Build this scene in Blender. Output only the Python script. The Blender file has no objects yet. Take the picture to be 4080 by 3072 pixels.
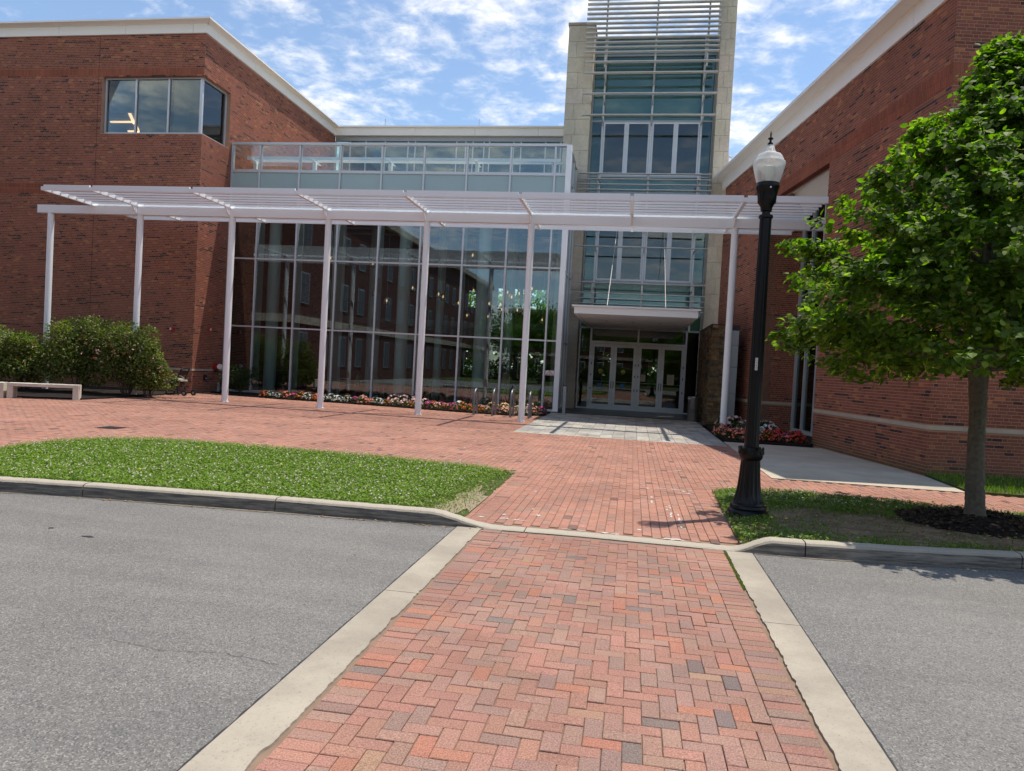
import bpy, math, random
import numpy as np
from mathutils import Matrix, Vector
random.seed(7)
rng = np.random.default_rng(7)
SC = bpy.context.scene
COL = SC.collection
rad = math.radians

# ------------------------------------------------------------------ camera
CAM_H = 1.72
FOC = 2937.8 / 4080.0
PITCH, ROLL, YAW = rad(1.500), rad(-3.092), rad(-9.231)
def cam_axes():
    cp, sp = math.cos(PITCH), math.sin(PITCH)
    cy, sy = math.cos(YAW), math.sin(YAW)
    cr, sr = math.cos(ROLL), math.sin(ROLL)
    fwd = np.array([sy * cp, cy * cp, -sp]); r0 = np.array([cy, -sy, 0.0]); d0 = np.cross(fwd, r0)
    return cr * r0 + sr * d0, -sr * r0 + cr * d0, fwd
RIGHT, DOWN, FWD = cam_axes()
cd = bpy.data.cameras.new('camera')
cam = bpy.data.objects.new('camera', cd); COL.objects.link(cam)
cd.sensor_fit = 'HORIZONTAL'; cd.sensor_width = 36.0; cd.lens = 36.0 * FOC
cd.clip_start = 0.05; cd.clip_end = 3000.0
M = Matrix.Identity(4)
for i in range(3):
    M[i][0] = RIGHT[i]; M[i][1] = -DOWN[i]; M[i][2] = -FWD[i]
M[2][3] = CAM_H
cam.matrix_world = M
SC.camera = cam

# ------------------------------------------------------------------ sky and sun
SUNV = Vector((0.265, 0.205, 1.0)).normalized()
wd = bpy.data.worlds.new('World'); SC.world = wd; wd.use_nodes = True
wt = wd.node_tree; wn = wt.nodes; wl = wt.links
for n in list(wn): wn.remove(n)
def wnode(t, **k):
    n = wn.new(t)
    for a, b in k.items(): setattr(n, a, b)
    return n
SKY_STRENGTH = 0.100
sky = wnode('ShaderNodeTexSky', sky_type='NISHITA', sun_disc=False, sun_elevation=math.asin(SUNV.z),
            sun_rotation=math.atan2(SUNV.x, SUNV.y), altitude=60, air_density=1.1, dust_density=0.25, ozone_density=2.6)
tc = wnode('ShaderNodeTexCoord')
sep = wnode('ShaderNodeSeparateXYZ'); wl.new(tc.outputs['Generated'], sep.inputs[0])
zc = wnode('ShaderNodeMath', operation='MAXIMUM'); zc.inputs[1].default_value = 0.0; wl.new(sep.outputs[2], zc.inputs[0])
za = wnode('ShaderNodeMath', operation='ADD'); za.inputs[1].default_value = 0.12; wl.new(zc.outputs[0], za.inputs[0])
dx = wnode('ShaderNodeMath', operation='DIVIDE'); wl.new(sep.outputs[0], dx.inputs[0]); wl.new(za.outputs[0], dx.inputs[1])
dy = wnode('ShaderNodeMath', operation='DIVIDE'); wl.new(sep.outputs[1], dy.inputs[0]); wl.new(za.outputs[0], dy.inputs[1])
cmb = wnode('ShaderNodeCombineXYZ'); wl.new(dx.outputs[0], cmb.inputs[0]); wl.new(dy.outputs[0], cmb.inputs[1])
def wnoise(scale, detail, rough, dist, off):
    mp = wnode('ShaderNodeMapping'); mp.inputs['Location'].default_value = off; wl.new(cmb.outputs[0], mp.inputs[0])
    n = wnode('ShaderNodeTexNoise'); n.inputs['Scale'].default_value = scale; n.inputs['Detail'].default_value = detail
    n.inputs['Roughness'].default_value = rough; n.inputs['Distortion'].default_value = dist
    wl.new(mp.outputs[0], n.inputs['Vector']); return n
big = wnoise(0.62, 2.0, 0.5, 0.4, (3.45, 1.2, 0.0))
mid = wnoise(5.6, 8.0, 0.62, 0.35, (0.3, 4.1, 0.0))
fin = wnoise(17.0, 6.0, 0.6, 0.35, (7.7, 0.4, 0.0))
def wmath(op, a, b, clamp=False):
    n = wnode('ShaderNodeMath', operation=op, use_clamp=clamp)
    for i, v in enumerate((a, b)):
        if isinstance(v, (int, float)): n.inputs[i].default_value = v
        else: wl.new(v, n.inputs[i])
    return n.outputs[0]
s1 = wmath('MULTIPLY', big.outputs[0], 1.15)
s2 = wmath('MULTIPLY', mid.outputs[0], 0.85)
s3 = wmath('MULTIPLY', fin.outputs[0], 0.50)
tot = wmath('ADD', wmath('ADD', s1, s2), s3)
ramp = wnode('ShaderNodeMapRange', interpolation_type='SMOOTHSTEP'); wl.new(tot, ramp.inputs[0])
ramp.inputs[1].default_value = 1.17; ramp.inputs[2].default_value = 1.66
dens = wmath('ADD', wmath('MULTIPLY', ramp.outputs[0], 0.92), 0.05, True)
skm = wnode('ShaderNodeMix', data_type='RGBA', blend_type='MULTIPLY'); skm.inputs[0].default_value = 1.0
wl.new(sky.outputs[0], skm.inputs[6]); skm.inputs[7].default_value = (SKY_STRENGTH * 0.92, SKY_STRENGTH * 1.0, SKY_STRENGTH * 1.05, 1)
cm = wnode('ShaderNodeMix', data_type='RGBA'); wl.new(dens, cm.inputs[0]); wl.new(skm.outputs[2], cm.inputs[6])
cm.inputs[7].default_value = (0.93, 0.885, 0.815, 1)
bg = wnode('ShaderNodeBackground'); bg.inputs[1].default_value = 1.0; wl.new(cm.outputs[2], bg.inputs[0])
wo = wnode('ShaderNodeOutputWorld'); wl.new(bg.outputs[0], wo.inputs[0])

sd = bpy.data.lights.new('sun', 'SUN'); sd.energy = 3.0; sd.angle = rad(0.53); sd.color = (1.0, 0.93, 0.83)
sun = bpy.data.objects.new('sun', sd); COL.objects.link(sun)
sun.rotation_euler = SUNV.to_track_quat('Z', 'Y').to_euler(); sun.location = (10, 10, 40)
SC.view_settings.view_transform = 'Standard'; SC.view_settings.look = 'None'
SC.view_settings.exposure = 0.70; SC.view_settings.gamma = 1.0
SC.cycles.use_denoising = True
SC.cycles.max_bounces = 10; SC.cycles.transparent_max_bounces = 24; SC.cycles.glossy_bounces = 5
SC.cycles.caustics_reflective = False; SC.cycles.caustics_refractive = False

# ------------------------------------------------------------------ materials
def new_mat(name):
    m = bpy.data.materials.new(name); m.use_nodes = True
    nt = m.node_tree; b = nt.nodes['Principled BSDF']
    return m, nt, b
def N(nt, t, **k):
    n = nt.nodes.new(t)
    for a, b in k.items(): setattr(n, a, b)
    return n
def noise_n(nt, scale, detail=4.0, rough=0.55, vec=None, dist=0.0):
    n = N(nt, 'ShaderNodeTexNoise'); n.inputs['Scale'].default_value = scale
    n.inputs['Detail'].default_value = detail; n.inputs['Roughness'].default_value = rough; n.inputs['Distortion'].default_value = dist
    if vec is None:
        g = N(nt, 'ShaderNodeNewGeometry'); vec = g.outputs['Position']
    nt.links.new(vec, n.inputs['Vector']); return n
def mix(nt, fac, a, b, mode='MIX'):
    n = N(nt, 'ShaderNodeMix', data_type='RGBA', blend_type=mode)
    for i, v in ((0, fac), (6, a), (7, b)):
        if isinstance(v, (int, float)): n.inputs[i].default_value = v
        elif isinstance(v, tuple): n.inputs[i].default_value = v if len(v) == 4 else (*v, 1)
        else: nt.links.new(v, n.inputs[i])
    return n.outputs[2]
def mrange(nt, v, a, b, c=0.0, d=1.0, smooth=True):
    n = N(nt, 'ShaderNodeMapRange'); n.clamp = True
    if smooth: n.interpolation_type = 'SMOOTHSTEP'
    nt.links.new(v, n.inputs[0])
    for i, x in ((1, a), (2, b), (3, c), (4, d)): n.inputs[i].default_value = x
    return n.outputs[0]
def bump(nt, b, h, strength, dist=0.01):
    n = N(nt, 'ShaderNodeBump'); n.inputs['Strength'].default_value = strength; n.inputs['Distance'].default_value = dist
    nt.links.new(h, n.inputs['Height']); nt.links.new(n.outputs[0], b.inputs['Normal'])
def S(b, **k):
    for a, v in k.items(): b.inputs[a.replace('_', ' ')].default_value = v
def simple(name, col, rough=0.6, metal=0.0, var=0.12, scale=3.0, bmp=0.0, bscale=60.0, spec=0.5):
    m, nt, b = new_mat(name)
    n = noise_n(nt, scale, 5)
    c = mix(nt, n.outputs[0], tuple(x * (1 - var) for x in col), tuple(min(1, x * (1 + var)) for x in col))
    nt.links.new(c, b.inputs['Base Color'])
    S(b, Roughness=rough, Metallic=metal); b.inputs['Specular IOR Level'].default_value = spec
    if bmp > 0: bump(nt, b, noise_n(nt, bscale, 4).outputs[0], bmp, 0.006)
    return m
def piece_mat(name, src, rough=0.9, grain=90.0, gvar=0.30, big=1.4, bvar=0.18, bmp=0.35, stain=None, stain_col=(0.62, 0.58, 0.53), stain_scale=1.3, base_stain=None):
    """colour of each brick / paver / stone comes from the piece itself (src 'attr' or 'obj')"""
    m, nt, b = new_mat(name)
    if src == 'attr':
        a = N(nt, 'ShaderNodeAttribute', attribute_name='Col'); c = a.outputs['Color']
    else:
        a = N(nt, 'ShaderNodeObjectInfo'); c = a.outputs['Color']
    g = noise_n(nt, grain, 4, 0.7)
    f = mrange(nt, g.outputs[0], 0.3, 0.7, 1 - gvar, 1 + gvar)
    g2 = noise_n(nt, big, 4, 0.6)
    f2 = mrange(nt, g2.outputs[0], 0.3, 0.7, 1 - bvar, 1 + bvar)
    mm = N(nt, 'ShaderNodeMath', operation='MULTIPLY'); nt.links.new(f, mm.inputs[0]); nt.links.new(f2, mm.inputs[1])
    vv = N(nt, 'ShaderNodeCombineColor')
    for i in range(3): nt.links.new(mm.outputs[0], vv.inputs[i])
    c = mix(nt, 1.0, c, vv.outputs[0], 'MULTIPLY')
    if stain:
        s = noise_n(nt, stain_scale, 6, 0.72, dist=0.6)
        k = mrange(nt, s.outputs[0], stain[0], stain[1], 0.0, stain[2])
        c = mix(nt, k, c, stain_col)
    if base_stain:                                   # damp, mossy foot of a wall (a stain with its own ragged shape)
        ge = N(nt, 'ShaderNodeNewGeometry'); sp = N(nt, 'ShaderNodeSeparateXYZ'); nt.links.new(ge.outputs['Position'], sp.inputs[0])
        s = noise_n(nt, 2.2, 5, 0.7)
        ad = N(nt, 'ShaderNodeMath', operation='MULTIPLY_ADD'); nt.links.new(s.outputs[0], ad.inputs[0]); ad.inputs[1].default_value = -0.5
        nt.links.new(sp.outputs[2], ad.inputs[2])
        k = mrange(nt, ad.outputs[0], -0.22, 0.12, 0.55, 0.0)
        c = mix(nt, k, c, base_stain)
    nt.links.new(c, b.inputs['Base Color']); S(b, Roughness=rough); b.inputs['Specular IOR Level'].default_value = 0.3
    bump(nt, b, g.outputs[0], bmp, 0.004)
    return m
def glass_mat(name, tint, refl, rough=0.0, gtint=(1, 1, 1), wav=0.0):
    m, nt, b = new_mat(name); nt.nodes.remove(b)
    t = N(nt, 'ShaderNodeBsdfTransparent'); t.inputs[0].default_value = (*tint, 1)
    g = N(nt, 'ShaderNodeBsdfGlossy'); g.inputs['Color'].default_value = (*gtint, 1); g.inputs['Roughness'].default_value = rough
    if wav > 0:
        bn = N(nt, 'ShaderNodeBump'); bn.inputs['Strength'].default_value = wav; bn.inputs['Distance'].default_value = 0.02
        nn = noise_n(nt, 0.9, 1.5); nt.links.new(nn.outputs[0], bn.inputs['Height']); nt.links.new(bn.outputs[0], g.inputs['Normal'])
    fr = N(nt, 'ShaderNodeFresnel'); fr.inputs[0].default_value = 1.52
    ad = N(nt, 'ShaderNodeMath', operation='MULTIPLY_ADD', use_clamp=True); ad.inputs[1].default_value = 1.0 - refl; ad.inputs[2].default_value = refl
    nt.links.new(fr.outputs[0], ad.inputs[0])
    mx = N(nt, 'ShaderNodeMixShader'); nt.links.new(ad.outputs[0], mx.inputs[0]); nt.links.new(t.outputs[0], mx.inputs[1]); nt.links.new(g.outputs[0], mx.inputs[2])
    nt.links.new(mx.outputs[0], nt.nodes['Material Output'].inputs[0])
    return m
def emit_mat(name, col, s):
    m, nt, b = new_mat(name); b.inputs['Base Color'].default_value = (*col, 1)
    b.inputs['Emission Color'].default_value = (*col, 1); b.inputs['Emission Strength'].default_value = s
    return m
def leaf_mat(name, rough=0.5, trans=0.42, tcol=(0.30, 0.45, 0.05), src='attr'):
    m, nt, b = new_mat(name)
    if src == 'attr':
        a = N(nt, 'ShaderNodeAttribute', attribute_name='Col')
    else:
        a = N(nt, 'ShaderNodeObjectInfo')
    c = a.outputs['Color']
    nt.links.new(c, b.inputs['Base Color']); S(b, Roughness=rough); b.inputs['Specular IOR Level'].default_value = 0.35
    tr = N(nt, 'ShaderNodeBsdfTranslucent')
    tc_ = mix(nt, 1.0, c, tcol, 'MULTIPLY'); tcm = mix(nt, 1.0, tc_, (7.0, 7.0, 7.0), 'MULTIPLY')
    nt.links.new(tcm, tr.inputs[0])
    mx = N(nt, 'ShaderNodeMixShader'); mx.inputs[0].default_value = trans
    nt.links.new(b.outputs[0], mx.inputs[1]); nt.links.new(tr.outputs[0], mx.inputs[2])
    nt.links.new(mx.outputs[0], nt.nodes['Material Output'].inputs[0])
    return m

MT = {}
MT['white'] = simple('white_paint', (0.84, 0.87, 0.885), 0.42, var=0.05, scale=1.5)
MT['alu'] = simple('silver_aluminium', (0.60, 0.62, 0.64), 0.42, metal=0.35, var=0.06)
MT['dalu'] = simple('grey_aluminium', (0.33, 0.36, 0.37), 0.45, metal=0.4, var=0.08)
MT['steel'] = simple('brushed_steel', (0.42, 0.41, 0.40), 0.36, metal=0.9, var=0.15, scale=14)
MT['rack'] = simple('galvanised_steel', (0.20, 0.21, 0.23), 0.42, metal=0.6, var=0.2, scale=8)
MT['louver'] = simple('olive_grey_metal', (0.54, 0.55, 0.52), 0.5, metal=0.2, var=0.12)
MT['fascia'] = simple('white_panel', (0.88, 0.86, 0.80), 0.55, var=0.05, scale=0.7)
MT['mortar'] = simple('mortar', (0.44, 0.275, 0.19), 0.95, var=0.15, scale=6, spec=0.2)
MT['mortar_d'] = simple('joint_sand', (0.24, 0.165, 0.115), 0.95, var=0.35, scale=5, spec=0.2)
MT['joint_g'] = simple('grey_joint', (0.13, 0.125, 0.115), 0.95, var=0.3, scale=6, spec=0.2)
BR = dict(grain=70.0, gvar=0.22, big=0.8, bvar=0.14, bmp=0.3)
MT['brick'] = piece_mat('brick_clay', 'attr', base_stain=(0.16, 0.12, 0.055), **BR)
MT['brick_o'] = piece_mat('brick_clay_piece', 'obj', base_stain=(0.16, 0.12, 0.055), **BR)
PV = dict(grain=120.0, gvar=0.40, big=0.8, bvar=0.13, bmp=0.5)
MT['paver'] = piece_mat('paver_clay', 'attr', stain=(0.60, 0.74, 0.35), stain_scale=0.8, stain_col=(0.50, 0.36, 0.30), **PV)
MT['paver_o'] = piece_mat('paver_clay_piece', 'obj', stain=(0.60, 0.74, 0.35), stain_scale=0.8, stain_col=(0.50, 0.36, 0.30), **PV)
MT['tile'] = piece_mat('grey_paving', 'attr', grain=60, gvar=0.2, big=1.1, bvar=0.25, bmp=0.3)
MT['tile_o'] = piece_mat('grey_paving_piece', 'obj', grain=60, gvar=0.2, big=1.1, bvar=0.25, bmp=0.3)
MT['lime'] = piece_mat('limestone', 'obj', rough=0.8, grain=18, gvar=0.10, big=0.6, bvar=0.14, bmp=0.15, stain=(0.62, 0.80, 0.3), stain_col=(0.26, 0.235, 0.19))
MT['ledge'] = piece_mat('ledge_stone', 'attr', grain=26, gvar=0.35, big=5, bvar=0.3, bmp=0.7)
MT['ledge_o'] = piece_mat('ledge_stone_piece', 'obj', grain=26, gvar=0.35, big=5, bvar=0.3, bmp=0.7)
MT['glass'] = glass_mat('clear_glass', (0.80, 0.88, 0.87), 0.080, gtint=(0.80, 0.86, 0.92), wav=0.012)
MT['rail_glass'] = glass_mat('railing_glass', (0.90, 0.96, 0.95), 0.03)
MT['sky_glass'] = glass_mat('tower_glass', (0.70, 0.82, 0.80), 0.05, gtint=(0.62, 0.74, 0.74), wav=0.010)
MT['door_glass'] = glass_mat('door_glass', (0.68, 0.73, 0.71), 0.03, gtint=(0.85, 0.88, 0.9), wav=0.008)
MT['lamp_glass'] = None
MT['spandrel'] = simple('pale_teal_spandrel', (0.34, 0.46, 0.46), 0.16, var=0.06, scale=0.5)
MT['blind'] = simple('roller_blind', (0.46, 0.57, 0.555), 0.85, var=0.05)
MT['screen'] = simple('dark_mesh_screen', (0.10, 0.11, 0.125), 0.8, var=0.08)
MT['black'] = simple('black_paint', (0.005, 0.0053, 0.0065), 0.36, var=0.3, scale=9, bmp=0.12, bscale=45, spec=0.28)
MT['blackp'] = simple('black_plastic', (0.012, 0.012, 0.012), 0.5, var=0.2)
MT['red'] = simple('red_paint', (0.42, 0.03, 0.03), 0.4)
MT['reflective'] = simple('pale_metal', (0.62, 0.60, 0.57), 0.35, metal=0.5)
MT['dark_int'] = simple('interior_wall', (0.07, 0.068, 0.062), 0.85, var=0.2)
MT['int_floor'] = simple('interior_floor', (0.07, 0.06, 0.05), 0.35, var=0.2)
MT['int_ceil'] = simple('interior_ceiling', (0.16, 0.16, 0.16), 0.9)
MT['fin'] = simple('pale_fin', (0.68, 0.76, 0.76), 0.4, var=0.04)
MT['lime_yel'] = simple('lime_plastic', (0.42, 0.50, 0.06), 0.4)
MT['glow'] = emit_mat('warm_filament', (1.0, 0.55, 0.22), 0.9)
MT['striplight'] = emit_mat('warm_strip_light', (1.0, 0.60, 0.34), 2.0)
MT['bark'] = simple('bark', (0.145, 0.135, 0.105), 0.95, var=0.65, scale=22, bmp=1.0, bscale=30, spec=0.2)
MT['twig'] = simple('twig', (0.085, 0.065, 0.05), 0.9, var=0.3, scale=12, spec=0.2)
MT['mulch'] = simple('mulch', (0.024, 0.018, 0.015), 0.95, var=0.7, scale=28, bmp=1.0, bscale=40, spec=0.2)
MT['leaf'] = leaf_mat('linden_leaf', 0.62); MT['leaf_o'] = leaf_mat('linden_leaf_piece', 0.62, src='obj')
MT['shrub'] = leaf_mat('shrub_leaf', 0.5, 0.32, (0.25, 0.34, 0.06))
MT['petal'] = leaf_mat('petal', 0.6, 0.15, (0.2, 0.2, 0.2))
MT['grassm'] = leaf_mat('grass_blade', 0.55, 0.30, (0.28, 0.40, 0.06))
MT['deadleaf'] = leaf_mat('dry_leaf', 0.8, 0.1, (0.3, 0.25, 0.1))
MT['pink'] = simple('pink_cardigan', (0.55, 0.34, 0.30), 0.9)
MT['darkcloth'] = simple('dark_cloth', (0.02, 0.02, 0.025), 0.9)
MT['hair'] = simple('dark_hair', (0.012, 0.009, 0.008), 0.6)
MT['skin'] = simple('skin', (0.32, 0.18, 0.12), 0.6)
MT['yellow'] = simple('yellow_sticker', (0.62, 0.55, 0.05), 0.6, var=0.03)
MT['blue'] = simple('blue_sticker', (0.03, 0.20, 0.50), 0.6, var=0.03)
MT['paper'] = simple('paper', (0.62, 0.58, 0.42), 0.8, var=0.15, scale=12)
MT['signwhite'] = simple('sign_white', (0.72, 0.70, 0.68), 0.5, var=0.03)
MT['signred'] = simple('sign_red', (0.40, 0.03, 0.05), 0.5, var=0.03)
MT['ink'] = simple('black_ink', (0.01, 0.01, 0.012), 0.6, var=0.03)
MT['iron'] = simple('cast_iron', (0.03, 0.028, 0.026), 0.7, var=0.3)

def concrete(name, col, speck=0.25, stain=0.35):
    m, nt, b = new_mat(name)
    n1 = noise_n(nt, 1.1, 6, 0.65); n2 = noise_n(nt, 75, 3, 0.7); n3 = noise_n(nt, 9, 5, 0.7)
    c = mix(nt, mrange(nt, n1.outputs[0], 0.3, 0.7), tuple(x * (1 - stain * 0.5) for x in col), tuple(min(1, x * 1.08) for x in col))
    c = mix(nt, mrange(nt, n2.outputs[0], 0.56, 0.72, 0, speck * 2), c, tuple(x * 0.45 for x in col))
    c = mix(nt, mrange(nt, n3.outputs[0], 0.55, 0.75, 0, 0.35), c, tuple(x * 0.72 for x in col))
    nt.links.new(c, b.inputs['Base Color']); S(b, Roughness=0.9); b.inputs['Specular IOR Level'].default_value = 0.3
    bump(nt, b, n2.outputs[0], 0.35, 0.004)
    return m
MT['concrete'] = concrete('concrete', (0.395, 0.345, 0.272), 0.35, 0.5)
MT['concrete2'] = concrete('walk_concrete', (0.50, 0.435, 0.335), 0.12)
MT['bench'] = concrete('bench_concrete', (0.66, 0.61, 0.51), 0.12)
def kerb_mat():
    m, nt, b = new_mat('kerb_concrete')
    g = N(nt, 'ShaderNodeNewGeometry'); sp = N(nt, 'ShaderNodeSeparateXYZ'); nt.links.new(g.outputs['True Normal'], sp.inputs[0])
    n1 = noise_n(nt, 4, 6, 0.7); n2 = noise_n(nt, 70, 3, 0.7)
    mp = N(nt, 'ShaderNodeMapping'); mp.inputs['Scale'].default_value = (1.2, 1.2, 16); nt.links.new(g.outputs['Position'], mp.inputs[0])
    n3 = noise_n(nt, 2.0, 6, 0.7, vec=mp.outputs[0])
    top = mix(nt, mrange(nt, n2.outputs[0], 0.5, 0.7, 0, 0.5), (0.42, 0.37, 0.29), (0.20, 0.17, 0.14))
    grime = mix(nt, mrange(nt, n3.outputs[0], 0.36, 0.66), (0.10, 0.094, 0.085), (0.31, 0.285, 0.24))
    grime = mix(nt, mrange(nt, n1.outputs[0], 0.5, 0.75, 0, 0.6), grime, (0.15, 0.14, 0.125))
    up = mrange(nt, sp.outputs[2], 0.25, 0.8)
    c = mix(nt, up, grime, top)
    nt.links.new(c, b.inputs['Base Color']); S(b, Roughness=0.9); bump(nt, b, n2.outputs[0], 0.5, 0.006)
    return m
MT['kerb'] = kerb_mat()
def asphalt_mat():
    m, nt, b = new_mat('asphalt')
    g = N(nt, 'ShaderNodeNewGeometry')
    v = N(nt, 'ShaderNodeTexVoronoi'); v.inputs['Scale'].default_value = 125.0; nt.links.new(g.outputs['Position'], v.inputs['Vector'])
    sp = N(nt, 'ShaderNodeSeparateColor'); nt.links.new(v.outputs['Color'], sp.inputs[0])
    n1 = noise_n(nt, 0.55, 5, 0.6); n2 = noise_n(nt, 150, 3, 0.7); n3 = noise_n(nt, 1.4, 6, 0.65, dist=0.5)
    c = mix(nt, mrange(nt, n1.outputs[0], 0.3, 0.7), (0.160, 0.153, 0.142), (0.212, 0.202, 0.186))
    c = mix(nt, mrange(nt, sp.outputs[0], 0.62, 0.98, 0, 0.75), c, (0.36, 0.34, 0.30))
    c = mix(nt, mrange(nt, sp.outputs[1], 0.60, 0.96, 0, 0.70), c, (0.060, 0.058, 0.057))
    c = mix(nt, mrange(nt, n2.outputs[0], 0.3, 0.7, 0, 0.25), c, (0.12, 0.12, 0.122))
    c = mix(nt, mrange(nt, n3.outputs[0], 0.70, 0.78, 0, 0.5), c, (0.05, 0.05, 0.052))
    mp = N(nt, 'ShaderNodeMapping'); mp.inputs['Scale'].default_value = (0.35, 2.6, 1); nt.links.new(g.outputs['Position'], mp.inputs[0])
    n4 = noise_n(nt, 1.0, 5, 0.6, vec=mp.outputs[0])
    c = mix(nt, 1.0, c, mix(nt, mrange(nt, n4.outputs[0], 0.3, 0.7), (0.92, 0.915, 0.91), (1.08, 1.07, 1.05)), 'MULTIPLY')
    nt.links.new(c, b.inputs['Base Color']); S(b, Roughness=0.88)
    ad = N(nt, 'ShaderNodeMath', operation='ADD'); nt.links.new(v.outputs['Distance'], ad.inputs[0]); nt.links.new(n2.outputs[0], ad.inputs[1])
    bump(nt, b, ad.outputs[0], 0.6, 0.006)
    return m
MT['asphalt'] = asphalt_mat()
MT['tar'] = simple('crack_sealant', (0.028, 0.028, 0.030), 0.8)
def soil_mat():
    m, nt, b = new_mat('dry_soil')
    n1 = noise_n(nt, 2.3, 6, 0.7, dist=0.5); n2 = noise_n(nt, 45, 4, 0.7)
    c = mix(nt, mrange(nt, n1.outputs[0], 0.35, 0.65), (0.165, 0.112, 0.066), (0.37, 0.268, 0.165))
    c = mix(nt, mrange(nt, n2.outputs[0], 0.35, 0.7, 0, 0.6), c, (0.06, 0.045, 0.03))
    nt.links.new(c, b.inputs['Base Color']); S(b, Roughness=0.97); bump(nt, b, n2.outputs[0], 0.9, 0.02)
    return m
MT['soil'] = soil_mat()
MT['turf'] = simple('turf_thatch', (0.07, 0.088, 0.026), 0.95, var=0.5, scale=9, bmp=0.8, bscale=40, spec=0.2)
MT['earth'] = simple('distant_ground', (0.13, 0.13, 0.10), 0.95, var=0.3, scale=0.2, spec=0.2)

# ------------------------------------------------------------------ mesh helpers
def link(o, parent=None, world=True):
    COL.objects.link(o)
    if parent is not None:
        o.parent = parent
        if world and parent.get('_loc') is not None:
            o.matrix_parent_inverse = Matrix.Translation(-Vector(parent['_loc']))
    return o
def tag(o, label=None, cat=None, group=None, kind=None):
    if label: o['label'] = label
    if cat: o['category'] = cat
    if group: o['group'] = group
    if kind: o['kind'] = kind
    return o
def thing(name, label, cat, loc=(0, 0, 0), group=None):
    o = bpy.data.objects.new(name, None); o.empty_display_size = 0.2
    o.location = loc; o['_loc'] = list(loc); COL.objects.link(o)
    return tag(o, label, cat, group)
ROOTS = []
class MB:
    def __init__(s): s.v = []; s.f = []
    def add(s, vs, fs):
        k = len(s.v); s.v.extend([tuple(map(float, p)) for p in vs]); s.f.extend([tuple(i + k for i in f) for f in fs]); return s
    def box(s, x0, x1, y0, y1, z0, z1):
        return s.add([(x0, y0, z0), (x1, y0, z0), (x1, y1, z0), (x0, y1, z0), (x0, y0, z1), (x1, y0, z1), (x1, y1, z1), (x0, y1, z1)],
                     [(0, 3, 2, 1), (4, 5, 6, 7), (0, 1, 5, 4), (1, 2, 6, 5), (2, 3, 7, 6), (3, 0, 4, 7)])
    def rbox(s, c, d, rz=0.0, rx=0.0, ry=0.0):
        R = (Matrix.Rotation(rz, 3, 'Z') @ Matrix.Rotation(ry, 3, 'Y') @ Matrix.Rotation(rx, 3, 'X'))
        vs = []
        for sz in (-1, 1):
            for sx, sy in ((-1, -1), (1, -1), (1, 1), (-1, 1)):
                p = R @ Vector((sx * d[0] / 2, sy * d[1] / 2, sz * d[2] / 2)); vs.append((c[0] + p.x, c[1] + p.y, c[2] + p.z))
        return s.add(vs, [(0, 3, 2, 1), (4, 5, 6, 7), (0, 1, 5, 4), (1, 2, 6, 5), (2, 3, 7, 6), (3, 0, 4, 7)])
    def bbox(s, x0, x1, y0, y1, z0, z1, b=0.01):
        """box with chamfered top edges"""
        return s.add([(x0, y0, z0), (x1, y0, z0), (x1, y1, z0), (x0, y1, z0), (x0, y0, z1 - b), (x1, y0, z1 - b), (x1, y1, z1 - b), (x0, y1, z1 - b),
                      (x0 + b, y0 + b, z1), (x1 - b, y0 + b, z1), (x1 - b, y1 - b, z1), (x0 + b, y1 - b, z1)],
                     [(0, 3, 2, 1), (8, 9, 10, 11), (0, 1, 5, 4), (1, 2, 6, 5), (2, 3, 7, 6), (3, 0, 4, 7), (4, 5, 9, 8), (5, 6, 10, 9), (6, 7, 11, 10), (7, 4, 8, 11)])
    def tube(s, pts, rs, n=10, cap=True):
        pts = [Vector(p) for p in pts]
        if not hasattr(rs, '__len__'): rs = [rs] * len(pts)
        k = len(s.v); ref = None
        for i, p in enumerate(pts):
            t = (pts[min(i + 1, len(pts) - 1)] - pts[max(i - 1, 0)]).normalized()
            if ref is None:
                ref = Vector((1, 0, 0)) if abs(t.x) < 0.8 else Vector((0, 1, 0))
            a = (ref - t * ref.dot(t)).normalized(); b2 = t.cross(a); ref = a
            for j in range(n):
                q = p + (a * math.cos(2 * math.pi * j / n) + b2 * math.sin(2 * math.pi * j / n)) * rs[i]
                s.v.append(tuple(q))
        for i in range(len(pts) - 1):
            for j in range(n):
                s.f.append((k + i * n + j, k + i * n + (j + 1) % n, k + (i + 1) * n + (j + 1) % n, k + (i + 1) * n + j))
        if cap:
            s.f.append(tuple(k + j for j in range(n))[::-1]); s.f.append(tuple(k + (len(pts) - 1) * n + j for j in range(n)))
        return s
    def lathe(s, prof, n=24, c=(0, 0, 0), flute=0.0, nf=12, frange=None):
        k = len(s.v)
        for r, z in prof:
            for j in range(n):
                a = 2 * math.pi * j / n; rr = r
                if flute and frange and frange[0] <= z <= frange[1]: rr = r * (1 - flute * (0.5 + 0.5 * math.cos(nf * a)))
                s.v.append((c[0] + rr * math.cos(a), c[1] + rr * math.sin(a), c[2] + z))
        for i in range(len(prof) - 1):
            for j in range(n):
                s.f.append((k + i * n + j, k + i * n + (j + 1) % n, k + (i + 1) * n + (j + 1) % n, k + (i + 1) * n + j))
        s.f.append(tuple(k + j for j in range(n))[::-1]); s.f.append(tuple(k + (len(prof) - 1) * n + j for j in range(n)))
        return s
    def prism(s, poly, z0, z1):
        n = len(poly)
        vs = [(p[0], p[1], z0) for p in poly] + [(p[0], p[1], z1) for p in poly]
        fs = [tuple(range(n))[::-1], tuple(range(n, 2 * n))] + [(i, (i + 1) % n, n + (i + 1) % n, n + i) for i in range(n)]
        return s.add(vs, fs)
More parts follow.
